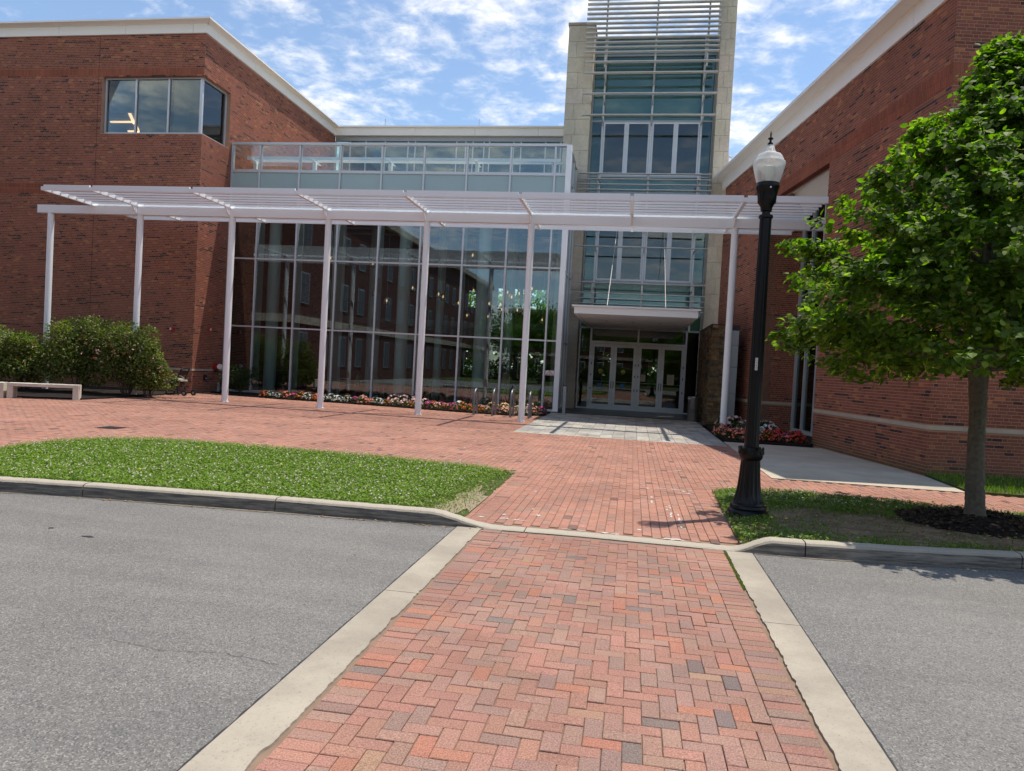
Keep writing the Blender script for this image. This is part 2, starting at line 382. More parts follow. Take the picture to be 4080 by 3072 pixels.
    def strip(s, A, B):
        """ribbon between two polylines"""
        k = len(s.v); s.v.extend(map(tuple, A)); s.v.extend(map(tuple, B)); n = len(A)
        s.f.extend([(k + i, k + i + 1, k + n + i + 1, k + n + i) for i in range(n - 1)]); return s
    def mesh(s, name, mat=None, smooth=False):
        me = bpy.data.meshes.new(name); me.from_pydata(s.v, [], s.f); me.update()
        if mat: me.materials.append(mat if not isinstance(mat, str) else MT[mat])
        if smooth:
            me.polygons.foreach_set('use_smooth', [True] * len(me.polygons))
            if smooth == 'auto':
                try: me.set_sharp_from_angle(angle=rad(40))
                except Exception: pass
        return me
    def build(s, name, mat, parent=None, smooth=False, kind=None):
        o = bpy.data.objects.new(name, s.mesh(name, mat, smooth))
        if kind: o['kind'] = kind
        return link(o, parent)
def np_mesh(name, V, F, mat, col=None, smooth=False):
    """V (n,3), F (m,k) constant-size faces, col (n,3)"""
    me = bpy.data.meshes.new(name); V = np.asarray(V, np.float32); F = np.asarray(F, np.int32)
    me.vertices.add(len(V)); me.vertices.foreach_set('co', V.ravel())
    m, k = F.shape
    me.loops.add(m * k); me.loops.foreach_set('vertex_index', F.ravel())
    me.polygons.add(m); me.polygons.foreach_set('loop_start', np.arange(m, dtype=np.int32) * k)
    me.polygons.foreach_set('loop_total', np.full(m, k, np.int32))
    me.update(calc_edges=True)
    if col is not None:
        a = me.color_attributes.new('Col', 'FLOAT_COLOR', 'POINT')
        c4 = np.ones((len(V), 4), np.float32); c4[:, :3] = col
        a.data.foreach_set('color', c4.ravel())
    me.materials.append(MT[mat] if isinstance(mat, str) else mat)
    me.polygons.foreach_set('use_smooth', np.full(m, bool(smooth)))
    return me
CAMP = np.array([0, 0, CAM_H])
def in_view(P, pad=0.0):
    d = P - CAMP; z = d @ FWD; x = (d @ RIGHT) / np.maximum(z, 1e-3) * FOC; y = (d @ DOWN) / np.maximum(z, 1e-3) * FOC
    return (z > 0.3) & (np.abs(x) < 0.5 + pad) & (np.abs(y) < 0.5 * 3072 / 4080 + pad)
CUBE = np.array([(-1, -1, -1), (1, -1, -1), (1, 1, -1), (-1, 1, -1), (-1, -1, 1), (1, -1, 1), (1, 1, 1), (-1, 1, 1)], float) / 2
CF = np.array([(4, 5, 6, 7), (0, 1, 5, 4), (1, 2, 6, 5), (2, 3, 7, 6), (3, 0, 4, 7)])
CFB = np.vstack([CF, [(0, 3, 2, 1)]])
class Pieces:
    """many small blocks: the ones that show largest become objects, the rest one joined part"""
    def __init__(s): s.c = []; s.d = []; s.rz = []; s.col = []; s.tilt = []
    def add(s, c, d, rz, col, tilt=(0, 0)):
        s.c.append(c); s.d.append(d); s.rz.append(rz); s.col.append(col); s.tilt.append(tilt)
    def emit(s, name, parent, mat_attr, mat_obj, limit, rest_name, chamfer=0.0, faces=None, score=None):
        c = np.array(s.c, float); d = np.array(s.d, float); rz = np.array(s.rz, float); col = np.array(s.col, float); ti = np.array(s.tilt, float)
        dist = np.linalg.norm(c - CAMP, axis=1); sz = np.sort(d, axis=1)
        sc = sz[:, 2] * sz[:, 1] / dist ** 2
        if score is not None: sc = sc * score(c)
        sc[~in_view(c)] = 0
        order = np.argsort(-sc); pick = order[:limit]; pick = pick[sc[pick] > 0]
        cache = {}
        for i in pick:
            key = tuple(np.round(d[i], 3))
            if key not in cache:
                if chamfer > 0:
                    b = MB().bbox(-d[i][0] / 2, d[i][0] / 2, -d[i][1] / 2, d[i][1] / 2, -d[i][2] / 2, d[i][2] / 2, chamfer)
                else:
                    b = MB().box(-d[i][0] / 2, d[i][0] / 2, -d[i][1] / 2, d[i][1] / 2, -d[i][2] / 2, d[i][2] / 2)
                cache[key] = b.mesh(name, mat_obj)
            o = bpy.data.objects.new(name, cache[key]); o.location = c[i]; o.rotation_euler = (ti[i][0], ti[i][1], rz[i]); o.color = (*col[i], 1)
            link(o, parent)
        rest = order[len(pick):]
        if len(rest):
            rc, rd, rr, rcol = c[rest], d[rest], rz[rest], col[rest]
            L = CUBE[None] * rd[:, None, :]
            L[:, 4:, 2] += (ti[rest][:, 1:2] * -L[:, 4:, 0] + ti[rest][:, 0:1] * L[:, 4:, 1])
            cs, sn = np.cos(rr)[:, None], np.sin(rr)[:, None]
            V = np.stack([L[..., 0] * cs - L[..., 1] * sn, L[..., 0] * sn + L[..., 1] * cs, L[..., 2]], -1) + rc[:, None, :]
            n = len(rest); f = CFB if faces is None else faces
            F = (f[None] + (np.arange(n) * 8)[:, None, None]).reshape(-1, 4)
            me = np_mesh(rest_name, V.reshape(-1, 3), F, mat_attr, np.repeat(rcol, 8, 0))
            o = bpy.data.objects.new(rest_name, me); o['kind'] = 'stuff'; link(o, parent)
def jit(col, k=0.12):
    f = 1 + random.uniform(-k, k); return tuple(max(0.004, x * f * (1 + random.uniform(-k, k) * 0.35)) for x in col)
def brick_colour(state):
    r = random.random()
    if state: return jit((0.075, 0.038, 0.034), 0.22)
    if r < 0.07: return jit((0.40, 0.155, 0.070), 0.12)
    if r < 0.30: return jit((0.235, 0.082, 0.048), 0.15)
    return jit((0.275, 0.093, 0.060), 0.12)
CH = 0.0677
def brick_wall(P, O, ang, u0, u1, z0, z1, openings=(), soldiers=(), skipz=(), depth=0.05, dark=0.060):
    """bricks on the vertical plane through O, u axis at angle ang (outward normal to the right of u: (sin,-cos))"""
    ux, uy = math.cos(ang), math.sin(ang); nx, ny = math.sin(ang), -math.cos(ang)
    def put(uc, zc, lu, lz, col, proud=0.0):
        off = proud - depth / 2
        P.add((O[0] + ux * uc + nx * off, O[1] + uy * uc + ny * off, zc), (lu, depth, lz), ang, col)
    k = 0; z = z0
    while z + CH <= z1 + 0.02:
        zc = z + CH / 2; s = None
        for a, b in soldiers:
            if a <= zc <= b: s = (a, b)
        if s:
            n = max(1, int((u1 - u0) / CH))
            free = intervals(u0, u1, [(o[0], o[1]) for o in openings if o[2] < (s[0] + s[1]) / 2 < o[3]])
            hz = 0.2032 if s[1] - s[0] > 0.3 else s[1] - s[0]
            for a, b in free:
                m = int(round((b - a) / CH))
                for i in range(m):
                    put(a + (i + 0.5) * (b - a) / m, s[0] + hz / 2, (b - a) / m - 0.011, hz - 0.011, jit((0.305, 0.098, 0.055), 0.12), 0.004)
                if s[1] - s[0] > 0.3:                           # a header course on end above the soldiers
                    for i in range(m):
                        put(a + (i + 0.5) * (b - a) / m, (s[0] + hz + s[1]) / 2, (b - a) / m - 0.011, s[1] - s[0] - hz - 0.011, jit((0.28, 0.09, 0.052), 0.15), 0.004)
            z = s[1]; k += 1; continue
        if any(a <= zc <= b for a, b in skipz): z += CH; k += 1; continue
        free = intervals(u0, u1, [(o[0], o[1]) for o in openings if o[2] < zc < o[3]])
        flem = (k % 3 == 2)
        for a, b in free:
            u = math.floor((a - (0.1016 if k % 2 else 0.0)) / 0.2032) * 0.2032 + (0.1016 if k % 2 else 0.0); st = False; hd = False
            if flem: u = math.floor(a / 0.3048) * 0.3048 + (0.05 if k % 2 else 0.15)
            while u > a: u -= 0.3048 if flem else 0.2032
            while u < b:
                L = 0.2032
                if flem: L = 0.1016 if hd else 0.2032; hd = not hd
                lo, hi = max(u, a), min(u + L, b)
                st = random.random() < (0.42 if st else dark * (1.8 if (flem and L < 0.15) else 0.8))
                if hi - lo > 0.03:
                    put((lo + hi) / 2, zc, hi - lo - 0.013, CH - 0.0135, brick_colour(st))
                u += L
        z += CH; k += 1
def intervals(a, b, cuts):
    fr = [(a, b)]
    for c0, c1 in cuts:
        nf = []
        for x, y in fr:
            if c1 <= x or c0 >= y: nf.append((x, y)); continue
            if c0 > x: nf.append((x, c0))
            if c1 < y: nf.append((c1, y))
        fr = nf
    return [q for q in fr if q[1] - q[0] > 0.02]
def text_mesh(txt, size, mat, M4, parent, name='lettering', extr=0.001):
    cu = bpy.data.curves.new(name, 'FONT'); cu.body = txt; cu.size = size; cu.extrude = extr; cu.align_x = 'CENTER'; cu.align_y = 'CENTER'; cu.resolution_u = 2
    t = bpy.data.objects.new('tmp_text', cu); COL.objects.link(t)
    dg = bpy.context.evaluated_depsgraph_get(); me = bpy.data.meshes.new_from_object(t.evaluated_get(dg))
    bpy.data.objects.remove(t); bpy.data.curves.remove(cu)
    me.transform(M4); me.materials.clear(); me.materials.append(MT[mat])
    return link(bpy.data.objects.new(name, me), parent)

# ================================================================== SETTING
def inpoly(poly, x, y):
    c = False; n = len(poly); j = n - 1
    for i in range(n):
        xi, yi = poly[i]; xj, yj = poly[j]
        if (yi > y) != (yj > y) and x < (xj - xi) * (y - yi) / (yj - yi) + xi: c = not c
        j = i
    return c
g = MB().add([(-900, -900, -0.14), (900, -900, -0.14), (900, 1400, -0.14), (-900, 1400, -0.14)], [(0, 1, 2, 3)]).build('ground', 'earth')
tag(g, 'flat ground reaching to the horizon', kind='structure')

def kerb_front(x):
    return float(np.interp(x, [-14, -6.95, -5.97, -3.74, -2.28, -1.41, -0.45, 1.0, 1.25, 1.75, 2.73, 3.81, 12], [6.6, 7.22, 7.33, 7.47, 7.51, 7.56, 7.60, 7.56, 7.55, 7.57, 7.68, 7.88, 9.4]))
def kerb_top(x):
    if x < -1.3: t = min(1, max(0, (-1.32 - x) / 0.75)); return 0.012 + 0.135 * t * t * (3 - 2 * t)
    if x > 1.0: t = min(1, max(0, (x - 1.06) / 0.42)); return 0.012 + 0.135 * t * t * (3 - 2 * t)
    return 0.012
# asphalt street on both sides of the crossing
b = MB()
xs = np.linspace(-60, -1.73, 80)
b.strip([(x, -9.0, 0.0) for x in xs], [(x, kerb_front(x) + 0.03, 0.0) for x in xs])
xs = np.linspace(1.268, 60, 80)
b.strip([(x, -9.0, 0.0) for x in xs], [(x, kerb_front(x) + 0.03, 0.0) for x in xs])
b.add([(-60, -9, 0), (60, -9, 0), (60, -14, 0), (-60, -14, 0)], [(3, 2, 1, 0)])
street = tag(b.build('street', 'asphalt'), 'grey worn asphalt street either side of the brick crossing', kind='structure')
def crack(pts, w):
    m = MB(); A = []; B = []
    for i in range(len(pts) - 1):
        p, q = Vector(pts[i]), Vector(pts[i + 1]); n = max(2, int((q - p).length / 0.03))
        for k in range(n):
            t = p.lerp(q, k / n); o = random.uniform(-0.010, 0.010); ww = w * random.uniform(0.3, 1.2)
            A.append((t.x, t.y + o - ww, 0.004)); B.append((t.x, t.y + o + ww, 0.004))
    return m.strip(A, B)
crack([(-2.96, 3.86), (-2.56, 3.78), (-2.2, 3.85), (-1.80, 3.78)], 0.0018).build('crack', 'tar', street)
for cx, cy, rr in [(-5.2, 6.0, 0.04), (-4.7, 5.85, 0.06), (-2.3, 6.1, 0.02), (2.6, 4.6, 0.03)]:
    pts = [(cx + rr * random.uniform(0.5, 1.2) * math.cos(a), cy + 0.5 * rr * random.uniform(0.5, 1.2) * math.sin(a), 0.004) for a in np.linspace(0, 2 * math.pi, 12)[:-1]]
    MB().add(pts, [tuple(range(11))]).build('oil_spot', 'tar', street)
# thin dark gap between asphalt and concrete bands
for x0, s_ in ((-1.73, -1), (1.268, 1)):
    A = []; B = []
    for y in np.linspace(1.0, kerb_front(x0) - 0.01, 160):
        wv = random.uniform(0.004, 0.013); A.append((x0 - s_ * 0.002, y, 0.0042)); B.append((x0 + s_ * wv, y, 0.0042))
    MB().strip(A, B).build('edge_joint', 'tar', street)

m = MB()
for x0, x1 in ((-13, -1.75), (1.29, 9)):
    A = []; B = []; w = 0.02
    for x in np.arange(x0, x1, 0.03):
        w = min(0.075, max(0.004, w + random.gauss(0, 0.007))); A.append((x, kerb_front(x) + 0.01, 0.0046)); B.append((x, kerb_front(x) - w, 0.0046))
    m.strip(B, A)
m.build('gutter_grit', simple('gutter_grit', (0.20, 0.165, 0.12), 0.95, var=0.5, scale=30), street, kind='stuff')
# brick crossing
base = MB().add([(-1.75, -1.5, -0.009), (1.28, -1.5, -0.009), (1.28, 7.62, -0.009), (-1.75, 7.62, -0.009)], [(0, 1, 2, 3)]).build('crosswalk', 'mortar_d')
tag(base, 'herringbone brick crossing between two pale concrete bands', kind='structure')
def paver_col(k=0):
    r = random.random()
    if k == 1:      # crossing: mixed reds, browns and a few charcoals
        if r < 0.018: return jit((0.19, 0.145, 0.125), 0.10)
        if r < 0.33: return jit((0.302, 0.178, 0.136), 0.08)
        if r < 0.45: return jit((0.268, 0.170, 0.135), 0.08)
        if r < 0.50: return jit((0.36, 0.162, 0.108), 0.06)
        if r < 0.51: return jit((0.32, 0.19, 0.13), 0.08)
        return jit((0.325, 0.168, 0.124), 0.08)
    if r < 0.02: return jit((0.18, 0.105, 0.085), 0.15)
    if r < 0.22: return jit((0.325, 0.182, 0.137), 0.08)
    return jit((0.365, 0.182, 0.130), 0.07)
P = Pieces()
def tl(): return (random.gauss(0, 0.010), random.gauss(0, 0.010))
JN = 0.0045
y = 0.4; k = 0
while y < 7.56:
    for xc in (-1.447 + 0.1, 0.99 - 0.1):
        P.add((xc + random.uniform(-.003, .003), y + 0.046, -0.03 + random.gauss(0, 0.0012)), (0.2 - JN, 0.0925 - JN, 0.06), random.gauss(0, 0.006), paver_col(1), (random.gauss(0, .008), random.gauss(0, .004)))
    y += 0.0925
fx0, fx1, fy0, fy1 = -1.245, 0.788, 0.4, 7.57
U = 0.09245
ni = int(round((fx1 - fx0) / U)); nj = int((fy1 - fy0) / U)
for i in range(-1, ni + 1):
    for j in range(-1, nj + 2):
        kk = (i - j) % 4
        if kk == 0: x0, x1, y0, y1 = i, i + 2, j, j + 1
        elif kk == 2: x0, x1, y0, y1 = i, i + 1, j - 1, j + 1
        else: continue
        x0, x1 = max(x0, 0), min(x1, ni); y0, y1 = max(y0, 0), min(y1, nj)
        if x1 <= x0 or y1 <= y0: continue
        w, h_ = (x1 - x0) * U, (y1 - y0) * U
        P.add((fx0 + (x0 + x1) / 2 * U + random.uniform(-.0015, .0015), fy0 + (y0 + y1) / 2 * U + random.uniform(-.0015, .0015), -0.03 + random.gauss(0, 0.0014)), (w - JN, h_ - JN, 0.06),
              random.gauss(0, 0.004), paver_col(1), (random.gauss(0, .007), random.gauss(0, .007)))
P.emit('paver', base, 'paver', 'paver_o', 300, 'paver_field', chamfer=0.003)

# concrete bands with ragged inner edges
def band(name, label, xo, xi, y0, y1, parent=None):
    m = MB(); n = max(8, int((y1 - y0) / 0.025)); A = []; B = []; C_ = []; D = []
    s_ = 1 if xi > xo else -1; w = 0.0
    for y in np.linspace(y0, y1, n):
        w = 0.7 * w + random.gauss(0, 0.0045); e = xi - s_ * (0.012 + abs(w))
        A.append((xo, y, -0.02)); B.append((xo, y, 0.006)); C_.append((e, y, 0.006)); D.append((e - 0 * s_, y, -0.02))
    m.strip(A, B); m.strip(B, C_); m.strip(C_, D)
    m.add([A[0], B[0], C_[0], D[0]], [(0, 1, 2, 3)]); m.add([A[-1], B[-1], C_[-1], D[-1]], [(3, 2, 1, 0)])
    return m.build(name, 'concrete', parent)
for side, xo, xi, cuts in (('left', -1.726, -1.455, [-0.5, 2.0, 5.24, 7.545]), ('right', 1.264, 1.0, [-0.5, 2.2, 5.42, 7.54])):
    root = tag(bpy.data.objects.new('concrete_band', None), 'pale concrete band along the %s side of the brick crossing' % side, kind='structure'); COL.objects.link(root)
    for a, c in zip(cuts[:-1], cuts[1:]): band('concrete_slab', None, xo, xi, a + 0.004, c - 0.004, root)

# kerb
kb = tag(bpy.data.objects.new('kerb', None), 'concrete kerb along the street, dropped at the crossing', kind='structure'); COL.objects.link(kb)
joints = [-13, -9.2, -5.98, -3.75, -1.02, 1.77, 3.86, 6.4, 9.5]
for a, c in zip(joints[:-1], joints[1:]):
    m = MB(); rows = []
    n = max(6, int((c - a - 0.014) / 0.05))
    for x in np.linspace(a + 0.006, c - 0.006, n):
        z = kerb_top(x) + random.gauss(0, 0.0012); yf = kerb_front(x) + random.gauss(0, 0.0012); W = 0.17 + (0.03 if z < 0.03 else 0)
        bt = 0.012 + 0.10 * z
        rows.append([(x, yf, -0.06), (x, yf + 0.004, max(0.002, z - 0.030)), (x, yf + bt * 0.6 + .004, max(0.006, z - 0.010)), (x, yf + bt * 1.6 + .006, z), (x, yf + W - 0.012, z), (x, yf + W, z - 0.010), (x, yf + W, -0.06)])
    for q in range(6): m.strip([r[q] for r in rows], [r[q + 1] for r in rows])
    m.add(rows[0], [tuple(range(7))]); m.add(rows[-1], [tuple(range(7))[::-1]])
    m.build('kerb_stone', 'kerb', kb)

# brick plaza
LAWN = [(-9.43, 9.81), (-9.59, 10.42), (-9.58, 11.17), (-9.21, 11.85), (-8.56, 12.26), (-6.94, 12.34), (-4.64, 12.22), (-2.46, 11.95), (-1.77, 11.74), (-1.76, 8.2), (-1.80, 7.72)] + \
       [(x, kerb_front(x) + 0.16) for x in (-2.3, -3.7, -5.9, -6.9, -7.6)] + [(-8.4, 8.1), (-9.05, 8.95)]
ISLAND = [(1.19, 7.80), (1.24, 9.4), (1.27, 11.36), (1.7, 11.72), (2.55, 11.77), (3.88, 11.64), (4.9, 11.55), (5.6, 11.4), (9.0, 11.1), (9.0, 8.98)] + [(x, kerb_front(x) + 0.16) for x in (6.4, 3.81, 2.73, 1.75, 1.3)]
FBED = [(-16.75, 27.4), (-15.2, 26.5), (-13.1, 26.0), (-10.6, 26.0), (-8.4, 25.75), (-6.0, 25.3), (-4.05, 25.15), (-3.05, 26.2), (-3.05, 28.3), (-16.75, 28.3)]
LBED = [(-40, 19.2), (-18.2, 19.2), (-16.4, 19.95), (-16.45, 22.0), (-16.6, 24.0), (-17.2, 26.2), (-40, 26.2)]
pz = MB().add([(-40, 7.3, -0.012), (14, 7.3, -0.012), (14, 13.5, -0.012), (2.5, 13.5, -0.012), (2.5, 29, -0.012), (-40, 29, -0.012)], [(0, 1, 2, 3, 4, 5)])
pz = tag(pz.build('plaza', 'mortar_d'), 'red brick plaza in front of the building', kind='structure')
P = Pieces()
for i in range(-330, 105):
    x = i * 0.1 + 0.05; off = 0.1 if i % 2 else 0.0; y = 7.35 + off
    while y < 27.2:
        yc = y + 0.1; y += 0.2
        if yc < kerb_front(x) + 0.30: continue
        if x > 2.47 and yc > 13.42: continue
        if -3.02 < x and yc > 19.1: continue
        if x < -17.05 and yc > 25: continue
        if inpoly(LAWN, x, yc) or inpoly(ISLAND, x, yc) or inpoly(FBED, x, yc) or inpoly(LBED, x, yc): continue
        if -2.0 < x < -1.75 and 8 < yc < 12: continue
        dd = (x * x + yc * yc) ** 0.5
        if not in_view(np.array([[x, yc, 0.0]]), 0.35)[0]: continue
        border = (-1.75 < x < -1.55 or 0.98 < x < 1.19) and yc < 11.7
        if border:
            if -1.65 < x < -1.55 or 1.08 < x < 1.19: continue
            for q in (-0.05, 0.05):
                P.add((x + 0.05, yc + q, -0.03 + random.gauss(0, .001)), (0.2 - JN, 0.1 - JN, 0.06), random.gauss(0, .004), paver_col(), (random.gauss(0, .006), random.gauss(0, .004)))
        else:
            P.add((x, yc, -0.03 + random.gauss(0, .0012)), (0.1 - JN * 1.2, 0.2 - JN, 0.06), random.gauss(0, .003), paver_col(), (random.gauss(0, .006), random.gauss(0, .006)))
P.emit('paver', pz, 'paver', 'paver_o', 300, 'paver_field', chamfer=0.004, faces=CF)
# chewing-gum spots and chalky patches lying on the plaza
m = MB()
for _ in range(110):
    x = random.choice([random.uniform(-14, 1.0), random.uniform(-6, 1.2)]); y = random.uniform(8.0, 19) if x > -1.7 else random.uniform(12.6, 23)
    r_ = random.uniform(0.010, 0.034); n = 9
    pts = [(x + r_ * random.uniform(0.5, 1.3) * math.cos(a), y + r_ * random.uniform(0.5, 1.3) * math.sin(a), 0.004) for a in np.linspace(0, 2 * math.pi, n + 1)[:-1]]
    m.add(pts, [tuple(range(n))])
for x, y, w, hh in [(-1.35, 8.15, 0.5, 0.10), (-0.3, 7.88, 0.9, 0.05), (0.45, 7.86, 0.7, 0.06), (0.75, 11.3, 0.5, 0.12), (0.9, 11.0, 0.25, 0.08), (1.7, 11.95, 0.5, 0.08), (2.2, 17.6, 0.25, 0.5), (-14.6, 24.4, 1.3, 0.12), (-14.0, 24.0, 0.9, 0.10), (-14.9, 24.9, 0.7, 0.08),
                 (0.55, 9.5, 0.05, 0.9), (0.65, 8.9, 0.04, 0.7), (0.35, 10.2, 0.03, 0.9)]:
    for _ in range(9):
        cx, cy = x + random.gauss(0, w * 0.3), y + random.gauss(0, hh * 0.3); r_ = random.uniform(0.012, 0.032)
        pts = [(cx + r_ * 2.0 * (w > hh) * random.uniform(0.3, 1.3) * math.cos(a) + r_ * (w <= hh) * 0.5 * math.cos(a), cy + r_ * random.uniform(0.2, 0.8) * (1 if w > hh else 3) * math.sin(a), 0.004 + random.uniform(0, .0006)) for a in np.linspace(0, 2 * math.pi, 8)[:-1]]
        m.add(pts, [tuple(range(7))])
m.build('gum_spots', simple('chalky_residue', (0.62, 0.57, 0.52), 0.9, var=0.1), pz, kind='stuff')
dr = thing('drain_grate', 'small dark iron drain grate set in the brick plaza', 'drain', (-10.55, 13.7, 0))
MB().box(-10.78, -10.32, 13.48, 13.92, -0.02, 0.006).build('frame', 'iron', dr)
for i in range(7): MB().box(-10.74 + i * 0.06, -10.71 + i * 0.06, 13.52, 13.88, 0.006, 0.012).build('bar', 'iron', dr)

# grey paved forecourt at the doors
fc = MB().add([(-3.03, 19.1, -0.010), (2.50, 19.1, -0.010), (2.50, 27.0, -0.010), (2.75, 27.0, -0.010), (2.75, 33, -0.010), (-3.03, 33, -0.010)], [(0, 1, 2, 3, 4, 5)]).build('forecourt', 'joint_g')
tag(fc, 'pale grey paved forecourt in front of the entrance doors', kind='structure')
P = Pieces(); TW, TL = 0.3225, 0.61
for i in range(17):
    x = -3.02 + (i + 0.5) * TW; y = 19.105 - (0.3 if i % 2 else 0)
    while y < 32.7:
        y0, y1 = max(y, 19.105), min(y + TL, 32.72); y += TL
        if y1 - y0 < 0.05: continue
        if x > 2.42: continue
        r_ = random.random(); c = jit((0.43, 0.40, 0.345), 0.10) if r_ < 0.75 else jit((0.35, 0.33, 0.295), 0.10)
        P.add((x, (y0 + y1) / 2, -0.026 + random.gauss(0, .001)), (TW - 0.007, y1 - y0 - 0.007, 0.06), 0, c, (random.gauss(0, .003), random.gauss(0, .003)))
P.emit('paving_slab', fc, 'tile', 'tile_o', 300, 'paving_field', chamfer=0.004)

# concrete apron beside the right wing
AP = [(2.50, 13.45), (5.65, 13.42), (5.70, 14.6), (5.74, 15.60), (4.84, 20.95), (4.80, 20.62), (2.54, 20.25)]
ap = tag(bpy.data.objects.new('path', None), 'pale concrete path beside the right brick wing', kind='structure'); COL.objects.link(ap)
ys = [13.44, 14.35, 15.35, 16.6, 17.85, 19.1, 20.3]
def ap_x1(y): return float(np.interp(y, [13.4, 14.6, 15.6, 20.95], [5.65, 5.70, 5.74, 4.86]))
for a, c in zip(ys[:-1], ys[1:]):
    m = MB(); m.prism([(2.50, a + 0.006), (ap_x1(a), a + 0.006), (ap_x1(c), c - 0.006), (2.50, c - 0.006)], -0.08, 0.012); m.build('concrete_slab', 'concrete2', ap)
MB().add([(2.5, 13.44, -0.006), (5.6, 13.44, -0.006), (4.9, 20.3, -0.006), (2.5, 20.3, -0.006)], [(0, 1, 2, 3)]).build('joint_bed', 'joint_g', ap)

# lawn, island and planting beds
def flat(name, poly, z0, z1, mat, label, cat=None):
    return tag(MB().prism(poly, z0, z1).build(name, mat), label, kind='structure')
def soil_z(x, y):
    xk = min(max(x, -14.0), 12.0); d = y - kerb_front(xk) - 0.16
    z = float(np.interp(d, [0, 0.25, 1.5, 3.2], [0.112, 0.100, 0.045, 0.022]))
    if -3 < x < 0: z *= min(1.0, max(0.12, (-1.74 - x) / 0.6))
    if 0 < x < 2: z *= min(1.0, max(0.15, (x - 1.17) / 0.5))
    return z
def sloped(name, poly, mat, label):
    st = 0.12; P_ = np.array(poly); lo = np.floor(P_.min(0) / st) * st; hi = P_.max(0) + st; m = MB(); idx = {}
    def vert(i, j):
        if (i, j) not in idx:
            x, y = lo[0] + i * st, lo[1] + j * st; idx[(i, j)] = len(m.v); m.v.append((x, y, soil_z(x, y) + 0.006 * math.sin(x * 7) * math.sin(y * 9)))
        return idx[(i, j)]
    for i in range(int((hi[0] - lo[0]) / st) + 1):
        for j in range(int((hi[1] - lo[1]) / st) + 1):
            cs = [(lo[0] + (i + a) * st, lo[1] + (j + b) * st) for a, b in ((0, 0), (1, 0), (1, 1), (0, 1))]
            if all(inpoly(poly, *q) for q in cs): m.f.append((vert(i, j), vert(i + 1, j), vert(i + 1, j + 1), vert(i, j + 1)))
    # rim between the grid and the outline
    n = len(poly); B = []
    for k in range(n):
        p, q = np.array(poly[k]), np.array(poly[(k + 1) % n])
        for t in np.linspace(0, 1, max(2, int(np.linalg.norm(q - p) / 0.1)) + 1)[:-1]: B.append(p * (1 - t) + q * t)
    c = P_.mean(0); A_ = []; C_ = []; D_ = []
    for k, b_ in enumerate(B + B[:1]):
        nx = B[(k + 1) % len(B)] - B[(k - 1) % len(B)]; nrm = np.array([-nx[1], nx[0]]); nrm /= max(np.linalg.norm(nrm), 1e-6)
        if not inpoly(poly, *(b_ + nrm * 0.05)): nrm = -nrm
        i_ = b_ + nrm * 0.26; A_.append((b_[0], b_[1], soil_z(*b_) - 0.004)); C_.append((i_[0], i_[1], soil_z(*i_) - 0.003)); D_.append((b_[0], b_[1], -0.08))
    m.strip(A_, C_); m.strip(D_, A_)
    return tag(m.build(name, mat), label, kind='structure')
sloped('lawn_soil', LAWN, 'turf', 'turf under the clover lawn')
sloped('island_soil', ISLAND, 'soil', 'dry bare soil of the strip under the tree')
flat('flower_bed', FBED, -0.06, 0.05, 'mulch', 'dark mulched flower bed below the glass wall')
flat('shrub_bed', LBED, -0.06, 0.04, 'mulch', 'dark mulched bed under the rose bushes')
RBED = [(2.56, 20.33), (4.8, 20.66), (4.86, 21.0), (5.9, 22.3), (5.2, 25.6), (4.0, 25.9), (3.3, 30), (2.66, 26.9), (2.52, 22)]
flat('right_bed', RBED, -0.06, 0.05, 'mulch', 'dark mulched flower bed beside the recessed window')
RLAWN = [(5.92, 15.9), (5.78, 15.55), (5.72, 14.5), (5.70, 13.45), (14, 13.0), (14, 17.2)]
flat('right_lawn_soil', RLAWN, -0.06, 0.04, 'turf', 'turf beside the right brick wing')
# a band of loose grit where the lawn meets the paving
def blades(name, poly, n, zb, hmin, hmax, wid, pal, label, cat, dens=None, lean=0.5, seed=1):
    r = np.random.default_rng(seed); P_ = np.array(poly); lo, hi = P_.min(0), P_.max(0); pts = []
    while len(pts) < n:
        q = r.uniform(lo, hi, (n, 2))
        for x, y in q:
            if inpoly(poly, x, y) and (dens is None or r.random() < dens(x, y)):
                pts.append((x, y))
                if len(pts) >= n: break
    p = np.array(pts); k = len(p); a = r.uniform(0, 2 * np.pi, k); h = r.uniform(hmin, hmax, k); w = wid * r.uniform(0.6, 1.4, k)
    b_ = r.uniform(0, 2 * np.pi, k); ln = r.uniform(0, lean, k) * h
    base = np.c_[p, np.full(k, zb) if zb is not None else np.array([soil_z(*q) for q in p]) - 0.005]
    sx = np.c_[np.cos(a) * w, np.sin(a) * w, np.zeros(k)]
    tip = base + np.c_[np.cos(b_) * ln, np.sin(b_) * ln, h]; midp = base + np.c_[np.cos(b_) * ln * 0.3, np.sin(b_) * ln * 0.3, h * 0.6]
    V = np.stack([base - sx, base + sx, midp + sx * 0.8, tip + sx * 0.12, tip - sx * 0.12, midp - sx * 0.8], 1).reshape(-1, 3)
    F = np.concatenate([np.array([[0, 1, 2, 5]]) + 6 * np.arange(k)[:, None], np.array([[5, 2, 3, 4]]) + 6 * np.arange(k)[:, None]])
    pal = np.array(pal); c = pal[r.integers(0, len(pal), k)] * r.uniform(0.7, 1.3, (k, 1))
    return V, F, np.repeat(c, 6, 0), p
